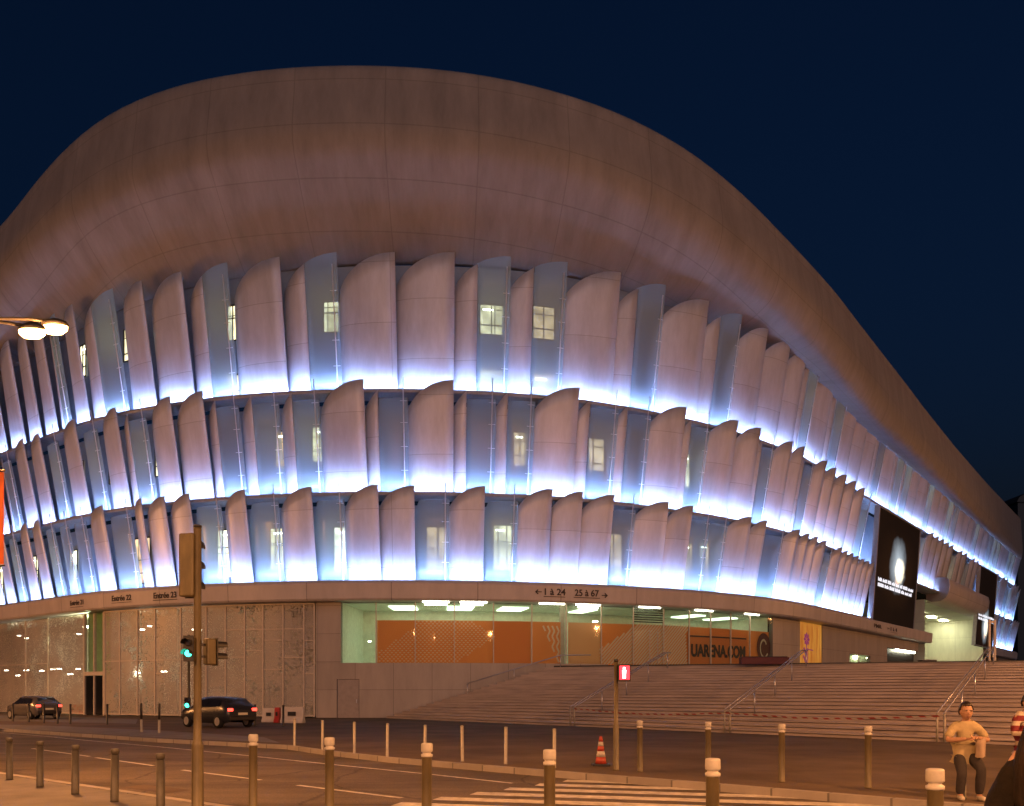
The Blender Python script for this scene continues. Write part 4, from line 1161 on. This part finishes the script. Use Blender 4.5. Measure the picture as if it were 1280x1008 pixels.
# ------------------------------------------------------------------ lamps
SOD = (1., .40, .12)
def lamp_light(name, loc, power, parent, c=SOD, r=.14):
    """a sodium bulb: part of its light all round, part thrown down by the reflector"""
    l = bpy.data.lights.new(name, 'POINT'); l.energy = power * .29; l.color = c; l.shadow_soft_size = r
    o = bpy.data.objects.new(name, l); col.objects.link(o); o.location = loc; o.parent = parent
    l = bpy.data.lights.new('reflector', 'SPOT'); l.energy = power * .6; l.color = c; l.shadow_soft_size = r; l.spot_size = math.radians(168); l.spot_blend = .55
    o = bpy.data.objects.new('reflector', l); col.objects.link(o); o.location = loc; o.parent = parent; return o
LP = 7000.
t = thing('street_lamp', 'double-headed sodium street lamp shining orange at the left edge, above the pavement', 'street lamp', (-12.1, 17.9, 0))
b = MB(); b.lathe([(.14, 0), (.11, .1), (.075, 8.9), (.05, 9.2)], n=20); b.build('pole', M['dark_metal'], t)
for (ax, ay, az) in ((2.42, -.15, 8.84), (2.62, .35, 9.13)):
    b = MB(); b.tube([(0, 0, 9.0), (.8, ay * .3, 9.3), (ax - .5, ay, az + .25), (ax - .2, ay, az + .2)], .035); b.build('arm', M['dark_metal'], t)
    b = MB(); b.lathe([(.10, .10), (.17, .12), (.14, .2), (.05, .26)], n=20, T=Matrix.Translation((ax, ay, az)) @ Matrix.Diagonal((1.7, .8, 1, 1))); hd = b.build('lamp_head', M['dark_metal'], t)
    b = MB(); b.lathe([(.02, -.07), (.1, -.05), (.15, .02), (.155, .095)], n=20, T=Matrix.Translation((ax, ay, az)) @ Matrix.Diagonal((1.7, .8, 1, 1))); b.build('lamp_glass', M['sodium'], hd)
    lamp_light('bulb', (ax, ay, az - .25), LP * .52, t)
bn = thing('banner', 'orange banner hanging from the street lamp pole at the left edge', 'banner', (-12.1, 17.9, 0))
b = MB(); P = []
for i in range(9): P.append([(.25 + 1.5 * i / 8, .02 * math.sin(i * 1.1), z) for z in (4.25, 6.12)])
b.grid(P); P2 = [[(p[0], p[1] + .012, p[2]) for p in r] for r in P]; b.grid([r[::-1] for r in P2]); b.build('cloth', M['orange_cloth'], bn)
b = MB(); b.tube([(.05, 0, 6.15), (1.78, 0, 6.15)], .02); b.tube([(.05, 0, 4.22), (1.78, 0, 4.22)], .02); b.build('rod', M['dark_metal'], bn)
# unseen lamps added out of view; the globe shape leaves their light unblocked
proto = thing('street_lamp', 'globe street lamp', 'street lamp', (0, 0, 0))
b = MB(); b.lathe([(.14, 0), (.10, .1), (.07, 8.6), (.09, 8.65)], n=20); b.build('pole', M['dark_metal'], proto)
b = MB(); b.lathe([(.08, 8.66), (.2, 8.75), (.27, 8.95), (.2, 9.15), (.05, 9.22)], n=20); b.build('lamp_globe', M['sodium'], proto)
spots = [(-37, 40), (14, 3.), (27, 13), (38, 28), (-4, -7), (-22, -3), (8, -16), (64, 50), (84, 84), (-54, 54)]
power = [1.9, .50, 1.05, 1.2, .9, 1.15, 1.1, 1.2, 5., 2.1]
labs = ['far down the street on the left', 'on the right-hand pavement by the crossing', 'at the right foot of the steps', 'beside the right end of the steps', 'behind the viewpoint', 'behind the viewpoint to the left', 'far behind the viewpoint', 'on the podium far right', 'on the podium opposite the bright portal', 'farther down the street on the left, near the left wing']
for i, ((x, y), lb) in enumerate(zip(spots, labs)):
    o = proto if i == 0 else copy_tree(proto)
    o.location = (x, y, POD if i in (7, 8) else 0); o['label'] = 'unseen added globe lamp ' + lb; o['group'] = 'unseen added globe lamps'
    lamp_light('bulb', (0, 0, 9.75), LP * power[i], o, r=.28)

# ------------------------------------------------------------------ people
def skin(V, E, sub=2):
    """grow a surface round connected joints: V = {name: (co, radius)}, first = root"""
    names = list(V); ix = {n: i for i, n in enumerate(names)}
    me = bpy.data.meshes.new('sk'); me.from_pydata([V[n][0] for n in names], [(ix[a], ix[c]) for a, c in E], [])
    o = bpy.data.objects.new('sk', me); col.objects.link(o)
    md = o.modifiers.new('skin', 'SKIN'); md.use_smooth_shade = True; md.branch_smoothing = .5
    if not me.skin_vertices: me.skin_vertices.new()
    sv = me.skin_vertices[0].data
    for n in names:
        r = V[n][1]; sv[ix[n]].radius = (r, r) if not isinstance(r, tuple) else r; sv[ix[n]].use_root = ix[n] == 0
    ss = o.modifiers.new('sub', 'SUBSURF'); ss.levels = sub; ss.render_levels = sub
    dg = bpy.context.evaluated_depsgraph_get(); out = bpy.data.meshes.new_from_object(o.evaluated_get(dg))
    bpy.data.objects.remove(o); return out
def fuse(meshes, voxel=.012):
    bm = bmesh.new()
    for m_ in meshes: bm.from_mesh(m_)
    me = bpy.data.meshes.new('fz'); bm.to_mesh(me); bm.free()
    o = bpy.data.objects.new('fz', me); col.objects.link(o)
    r = o.modifiers.new('r', 'REMESH'); r.mode = 'VOXEL'; r.voxel_size = voxel; r.use_smooth_shade = True
    s_ = o.modifiers.new('s', 'SMOOTH'); s_.factor = .5; s_.iterations = 2
    dg = bpy.context.evaluated_depsgraph_get(); out = bpy.data.meshes.new_from_object(o.evaluated_get(dg))
    bpy.data.objects.remove(o)
    for p in out.polygons: p.use_smooth = True
    return out
def head_mesh(c, h=.235, tilt=0., yaw=0.):
    """skull, jaw, nose, ears; faces -y"""
    bm = bmesh.new(); bmesh.ops.create_uvsphere(bm, u_segments=28, v_segments=20, radius=1.)
    for v in bm.verts:
        x, y, z = v.co
        w = .325 * (1 - .22 * max(0, -z) ** 1.4); d = .40
        yy = y * d + (.04 if z > 0 else 0) * z
        if y < 0 and z < 0: yy += -.03 * (-z) * (1 - abs(x)); 
        if y > 0 and z < -.2: yy *= 1 - .45 * (-z - .2)
        v.co = (x * w, yy, z * .5)
        if y < -.8 and abs(x) < .28 and -.3 < z < .12: v.co.y -= .075 * (1 - abs(x) / .28) * (1 - abs(z + .12) / .32)
        if y < -.6 and .02 < abs(z - .1) < .14 and .15 < abs(x) < .5: v.co.y += .02
    for sg in (-1, 1):
        r = bmesh.ops.create_uvsphere(bm, u_segments=10, v_segments=8, radius=1.)
        for v in r['verts']: v.co = (sg * .33 + v.co.x * .03, .03 + v.co.y * .07, -.02 + v.co.z * .12)
    R = Matrix.Translation(c) @ Matrix.Rotation(yaw, 4, 'Z') @ Matrix.Rotation(tilt, 4, 'X') @ Matrix.Scale(h, 4)
    bmesh.ops.transform(bm, matrix=R, verts=bm.verts)
    me = bpy.data.meshes.new('hd'); bm.to_mesh(me); bm.free(); return me, R
def hand(wrist, direction, palm_up, side, curl=.6):
    """palm, five fingers of unequal length and a thumb from the side of the palm"""
    w = Vector(wrist); d = Vector(direction).normalized(); u = Vector(palm_up); u = (u - d * u.dot(d)).normalized(); s_ = d.cross(u) * side
    V = {'w': (w - d * .02, .024), 'p': (w + d * .045, (.034, .022)), 'p2': (w + d * .078, (.036, .017))}; E = [('w', 'p'), ('p', 'p2')]
    out = [skin(V, E, 1)]
    for k, (o_, l) in enumerate(((-.030, .062), (-.010, .074), (.010, .070), (.029, .054))):
        a = w + d * .075 + s_ * o_; ln = l; pts = [a]
        dd = d.copy()
        for j in range(3):
            dd = (dd * math.cos(curl * .55) + u * math.sin(curl * .55)).normalized(); u2 = u
            pts.append(pts[-1] + dd * ln * (.45, .32, .23)[j])
        out.append(skin({str(i): (p, .0092 - .0008 * i) for i, p in enumerate(pts)}, [(str(i), str(i + 1)) for i in range(3)], 1))
    a = w + d * .025 - s_ * .028
    pts = [a, a + (d * .6 - s_ * .6 + u * .3).normalized() * .04, a + (d * .85 - s_ * .35 + u * .4).normalized() * .072]
    out.append(skin({str(i): (p, .0115 - .001 * i) for i, p in enumerate(pts)}, [('0', '1'), ('1', '2')], 1))
    return out
from mathutils import noise as mnoise
def folds(me, amp=.009, f=9.):
    for v in me.vertices:
        p = v.co; k = mnoise.noise((p.x * f, p.y * f, p.z * f * .55)) + .5 * mnoise.noise((p.x * f * 2.3 + 7, p.y * f * 2.3, p.z * f * 1.4))
        v.co = p + v.normal * (k * amp)
    return me
def person(loc, rz, label, J, shirt, trousers, hair_m, sleeves=.55, hair_long=False, hh=.235, tilt=0., yaw=0., long_sleeve=False):
    t = thing('person', label, 'person', (loc[0], loc[1], loc[2] if len(loc) > 2 else 0), rz, None)
    V = {'pelvis': (J['pelvis'], (.135, .105)), 'belly': (J['belly'], (.120, .092)), 'chest': (J['chest'], (.138, .10)), 'upper': (J['upper'], (.12, .085)), 'neck': (J['neck'], .055), 'skull': (J['head'], .055)}
    E = [('pelvis', 'belly'), ('belly', 'chest'), ('chest', 'upper'), ('upper', 'neck'), ('neck', 'skull')]
    for k in 'LR':
        V['sh' + k] = (J['sh' + k], .062); V['el' + k] = (J['el' + k], .043); V['wr' + k] = (J['wr' + k], .029); V['ma' + k] = (tuple((Vector(J['sh' + k]) + Vector(J['el' + k])) / 2), .051); V['mf' + k] = (tuple(Vector(J['el' + k]).lerp(Vector(J['wr' + k]), .35)), .043)
        V['hp' + k] = (J['hp' + k], .09); V['kn' + k] = (J['kn' + k], .058); V['an' + k] = (J['an' + k], .04); V['to' + k] = (J['to' + k], .035); V['mt' + k] = (tuple((Vector(J['hp' + k]) + Vector(J['kn' + k])) / 2), .078); V['ca' + k] = (tuple(Vector(J['kn' + k]).lerp(Vector(J['an' + k]), .35)), .056)
        E += [('upper', 'sh' + k), ('sh' + k, 'ma' + k), ('ma' + k, 'el' + k), ('el' + k, 'mf' + k), ('mf' + k, 'wr' + k), ('pelvis', 'hp' + k), ('hp' + k, 'mt' + k), ('mt' + k, 'kn' + k), ('kn' + k, 'ca' + k), ('ca' + k, 'an' + k), ('an' + k, 'to' + k)]
    VB = {n: (c, (tuple(q * .88 for q in r) if isinstance(r, tuple) else r * (.88 if n[:2] in ('sh', 'ma') else 1))) for n, (c, r) in V.items()}
    ms = [skin(VB, E)]
    hm, R = head_mesh(J['head'], hh, tilt, yaw); ms.append(hm)
    for k, sg in (('L', -1), ('R', 1)):
        d = Vector(J['hd' + k]); ms += hand(J['wr' + k], d, J.get('pu' + k, (0, -.3, 1)), sg)
    body = link('body', fuse(ms, .010), M['skin'], t)
    # eyes, brows and mouth
    for sg in (-1, 1):
        b = MB(); b.lathe([(.001, -.5), (.6, -.4), (1, 0), (.6, .4), (.001, .5)], n=10, T=R @ Matrix.Translation((sg * .135, -.368, .035)) @ Matrix.Scale(.035, 4)); b.build('eye', M['black'], body)
        b = MB(); b.box(-.09, .09, -.02, .02, -.012, .012, R @ Matrix.Translation((sg * .14, -.375, .115)) @ Matrix.Rotation(sg * -.12, 4, 'Y')); b.build('eyebrow', M[hair_m], body)
    b = MB(); b.box(-.10, .10, -.012, .015, -.014, .014, R @ Matrix.Translation((0, -.40, -.26))); b.build('mouth', M['maroon'], body)
    # shirt
    g = .016
    sub = ['pelvis', 'belly', 'chest', 'upper'] + [a + k for k in 'LR' for a in (('sh', 'ma', 'el', 'mf') if long_sleeve else ('sh', 'ma'))] + (['wrL', 'wrR'] if long_sleeve else [])
    VS = {n: (V[n][0], tuple(x + g for x in V[n][1]) if isinstance(V[n][1], tuple) else V[n][1] + g) for n in sub}
    hem = Vector(J['pelvis']) - (Vector(J['belly']) - Vector(J['pelvis'])) * .3
    VS['upper'] = (V['upper'][0], (.165, .12)); VS['hem'] = (tuple(hem), (.158, .128)); VS['belly'] = (V['belly'][0], (.142, .112)); VS['pelvis'] = (V['pelvis'][0], (.168, .137)); VS['collar'] = (tuple(Vector(J['upper']).lerp(Vector(J['neck']), .85)), .078)
    for k in 'LR': VS['sh' + k] = (V['sh' + k][0], .088)
    ES = [e for e in E if e[0] in VS and e[1] in VS] + [('pelvis', 'hem'), ('upper', 'collar')]
    if not long_sleeve:
        for k in 'LR':
            VS['cf' + k] = (tuple(Vector(V['ma' + k][0]).lerp(Vector(J['el' + k]), .75)), .066); ES.append(('ma' + k, 'cf' + k))
    link('shirt', folds(skin(VS, ES, 3), .013, 10.), M[shirt], body)
    VT = {n: (V[n][0], tuple(x + .012 for x in V[n][1]) if isinstance(V[n][1], tuple) else V[n][1] + .02) for n in ['pelvis'] + [a + k for k in 'LR' for a in ('hp', 'mt', 'kn', 'ca', 'an')]}
    VT['waist'] = (tuple(Vector(J['pelvis']).lerp(Vector(J['belly']), .55)), (.152, .118))
    E = E + [('pelvis', 'waist')]
    link('trousers', folds(skin(VT, [e for e in E if e[0] in VT and e[1] in VT], 3), .010, 7.), M[trousers], body)
    for k in 'LR':
        a, c = Vector(J['an' + k]), Vector(J['to' + k]); d = (c - a); d.z = 0; d.normalize()
        link('shoe', skin({'h': (a - d * .03 - Vector((0, 0, a.z - .05)), .048), 'm': (Vector((a.x, a.y, .045)) + d * .09, (.048, .042)), 't': (Vector((a.x, a.y, .036)) + d * .20, (.040, .032))}, [('h', 'm'), ('m', 't')]), M['shoe'], body)
    # hair
    bm = bmesh.new(); bmesh.ops.create_uvsphere(bm, u_segments=32, v_segments=22, radius=1.)
    dead = [v for v in bm.verts if (v.co.z < (.60 if v.co.y < -.30 else (-.5 if v.co.y > .25 else .08)))] if not hair_long else [v for v in bm.verts if v.co.z < .35 and v.co.y < -.2 and abs(v.co.x) < .75 or v.co.z < -.6]
    bmesh.ops.delete(bm, geom=dead, context='VERTS')
    rnd = random.Random(5)
    for v in bm.verts:
        k = 1 + .05 * rnd.random()
        v.co = (v.co.x * .355 * k, v.co.y * .43 * k + .035, v.co.z * .545 * k + .012)
    bmesh.ops.solidify(bm, geom=bm.faces, thickness=-.035)
    bmesh.ops.transform(bm, matrix=R, verts=bm.verts)
    me = bpy.data.meshes.new('hair'); bm.to_mesh(me); bm.free()
    for p in me.polygons: p.use_smooth = True
    hr = link('hair', me, M[hair_m], body)
    if hair_long:
        H0 = Vector(J['head']); sgs = (-.11, -.05, .02, .08, .13)
        for i_, sx_ in enumerate(sgs):
            link('hair_lock', skin({'a': (H0 + Vector((sx_ * .5, .06, .04)), .05), 'b': (H0 + Vector((sx_ * .9, .10, -.10)), .052), 'c': (H0 + Vector((sx_ * 1.3, .115, -.26)), .048), 'd': (H0 + Vector((sx_ * 1.45, .12, -.40 - .03 * (i_ % 2))), .022)}, [('a', 'b'), ('b', 'c'), ('c', 'd')]), M['long_hair'], body)
    return t
# the man half sitting on a short post
mx_, my_ = (1207 - CX) / F * 13.4, 13.4
JM = dict(pelvis=(0, .06, .70), belly=(0, .05, .84), chest=(0, .02, 1.0), upper=(0, .01, 1.12), neck=(0, -.005, 1.21), head=(.0, -.03, 1.335),
          shL=(-.17, .01, 1.12), shR=(.17, .01, 1.12), elL=(-.285, -.06, .90), elR=(.295, -.06, .90), wrL=(-.06, -.24, .93), wrR=(.085, -.24, .95), hdL=(.9, -.25, .05), hdR=(-.9, -.25, .1), puL=(0, -.6, .8), puR=(0, -.6, .8),
          hpL=(-.09, .05, .66), hpR=(.09, .05, .66), knL=(-.12, -.20, .44), knR=(.14, -.25, .48), anL=(-.12, -.12, .08), anR=(.13, -.16, .08), toL=(-.14, -.26, .04), toR=(.15, -.30, .04))
person((mx_, my_), math.radians(-8), 'man in beige T-shirt and dark trousers perched on a post with his hands together', JM, 'beige_shirt', 'jeans', 'hair', hh=.262, tilt=.1)
t = thing('perch_post', 'short grey post that the man in the beige shirt sits on', 'bollard', (mx_ - .01, my_ + .09, 0))
b = MB(); b.lathe([(.075, 0), (.06, .03), (.06, .50)], n=20); b.build('post', M['grey_post'], t)
b = MB(); b.lathe([(.06, .501), (.066, .51), (.066, .565), (.05, .575)], n=20); b.build('cap', M['pale_post'], t)
jk = MB(); P = []
prof = [(-.02, .66), (-.03, .78), (-.025, .88), (.01, .935), (.07, .93), (.12, .86)]
for i in range(9):
    u = i / 8; P.append([(.05 + .14 * u + .02 * (1 - z), -.21 - .07 * math.sin(PI * u) - .03 * y0 - .015 * math.sin(5 * u + 9 * z), z - .015 * math.sin(7 * u)) for y0, z in prof])
jk.grid(P); jk.grid([[(p[0], p[1] + .035, p[2] - .004) for p in r][::-1] for r in P])
o = jk.build('jacket', M['pale_cloth']); o.location = (mx_, my_, 0); tag(o, "pale folded cloth draped over the perched man's thigh", 'cloth')
# person in the striped shirt, cut by the right edge
JS = dict(pelvis=(0, 0, .86), belly=(0, 0, 1.0), chest=(0, 0, 1.16), upper=(0, .01, 1.27), neck=(0, 0, 1.35), head=(0, -.03, 1.47),
          shL=(-.16, .01, 1.27), shR=(.16, .01, 1.27), elL=(-.24, -.05, 1.0), elR=(.24, -.05, 1.0), wrL=(-.09, -.24, 1.06), wrR=(.10, -.24, 1.08), hdL=(.8, -.3, .3), hdR=(-.8, -.3, .3), puL=(0, -.5, .9), puR=(0, -.5, .9),
          hpL=(-.085, 0, .82), hpR=(.085, 0, .82), knL=(-.10, -.02, .45), knR=(.10, -.02, .45), anL=(-.10, .02, .08), anR=(.10, .02, .08), toL=(-.12, -.13, .04), toR=(.12, -.13, .04))
person(((1284 - CX) / F * 13.2, 13.2), math.radians(6), 'person in a red and white striped shirt, half cut off by the right edge', JS, 'striped_shirt', 'jeans', 'hair', hh=.23, long_sleeve=True)
# the dark passer-by close to the camera
k = 1.06
JD = {n: tuple(c * k for c in v) if n[:2] not in ('hd', 'pu') else v for n, v in dict(JS, pelvis=(0, 0, .93), belly=(0, 0, 1.07), chest=(0, 0, 1.23), upper=(0, .01, 1.34), neck=(0, 0, 1.42), head=(0, -.02, 1.56),
          shL=(-.17, .01, 1.33), shR=(.17, .01, 1.33), elL=(-.25, .03, 1.05), elR=(.25, .03, 1.05), wrL=(-.26, -.12, .84), wrR=(.26, -.12, .84), hdL=(0, -.3, -.9), hdR=(0, -.3, -.9), puL=(.9, 0, 0), puR=(-.9, 0, 0), hpL=(-.09, 0, .88), hpR=(.09, 0, .88), knL=(-.10, -.06, .48), knR=(.10, .05, .48), anL=(-.10, .0, .08), anR=(.10, .12, .08), toL=(-.11, -.15, .04), toR=(.11, -.02, .04)).items()}
person((1.735, 2.62), math.radians(150), 'dark-jacketed passer-by close to the viewpoint, only a shoulder showing at the lower right', JD, 'jacket', 'jeans', 'hair', hh=.245, hair_long=True, long_sleeve=True)

# ------------------------------------------------------------------ sky, sun, camera
w = bpy.data.worlds.new('World'); sc.world = w; w.use_nodes = True
nt = w.node_tree; bg = nt.nodes['Background']
sk = nt.nodes.new('ShaderNodeTexSky'); sk.sky_type = 'NISHITA'; sk.sun_disc = False
SUN_EL, SUN_ROT = math.radians(-2.0), math.radians(200)
sk.sun_elevation = SUN_EL; sk.sun_rotation = SUN_ROT; sk.ozone_density = 3.2; sk.air_density = 1.0; sk.dust_density = .5
tn = N(nt, 'ShaderNodeMix', data_type='RGBA', blend_type='MULTIPLY'); tn.inputs[0].default_value = 1; tn.inputs[7].default_value = (.42, 1.15, 1.25, 1)
nt.links.new(sk.outputs[0], tn.inputs[6]); nt.links.new(tn.outputs[2], bg.inputs[0]); bg.inputs[1].default_value = .13

# the last glow of the sunset and the city behind the viewpoint: one weak, very soft sun
su = bpy.data.lights.new('sun', 'SUN'); su.energy = .42; su.angle = math.radians(70); su.color = (1., .79, .84)
so = bpy.data.objects.new('sun', su); col.objects.link(so)
so.rotation_euler = Vector((-.15, 1., -.27)).to_track_quat('-Z', 'Y').to_euler()
cam = bpy.data.cameras.new('Camera'); co = bpy.data.objects.new('Camera', cam); col.objects.link(co)
co.location = (0, 0, EYE); co.rotation_euler = (PI / 2, 0, 0)
cam.sensor_width = 36.; cam.lens = 36. * F / 1280.; cam.shift_y = (HY - 504.) / 1280.; cam.clip_end = 3000; cam.clip_start = .05
sc.camera = co
sc.view_settings.view_transform = 'Standard'; sc.view_settings.look = 'None'; sc.view_settings.exposure = 0.; sc.view_settings.gamma = 1.
sc.cycles.use_denoising = True
sc.cycles.max_bounces = 6; sc.cycles.transparent_max_bounces = 14; sc.cycles.caustics_reflective = False; sc.cycles.caustics_refractive = False
sc.cycles.sample_clamp_indirect = 6.
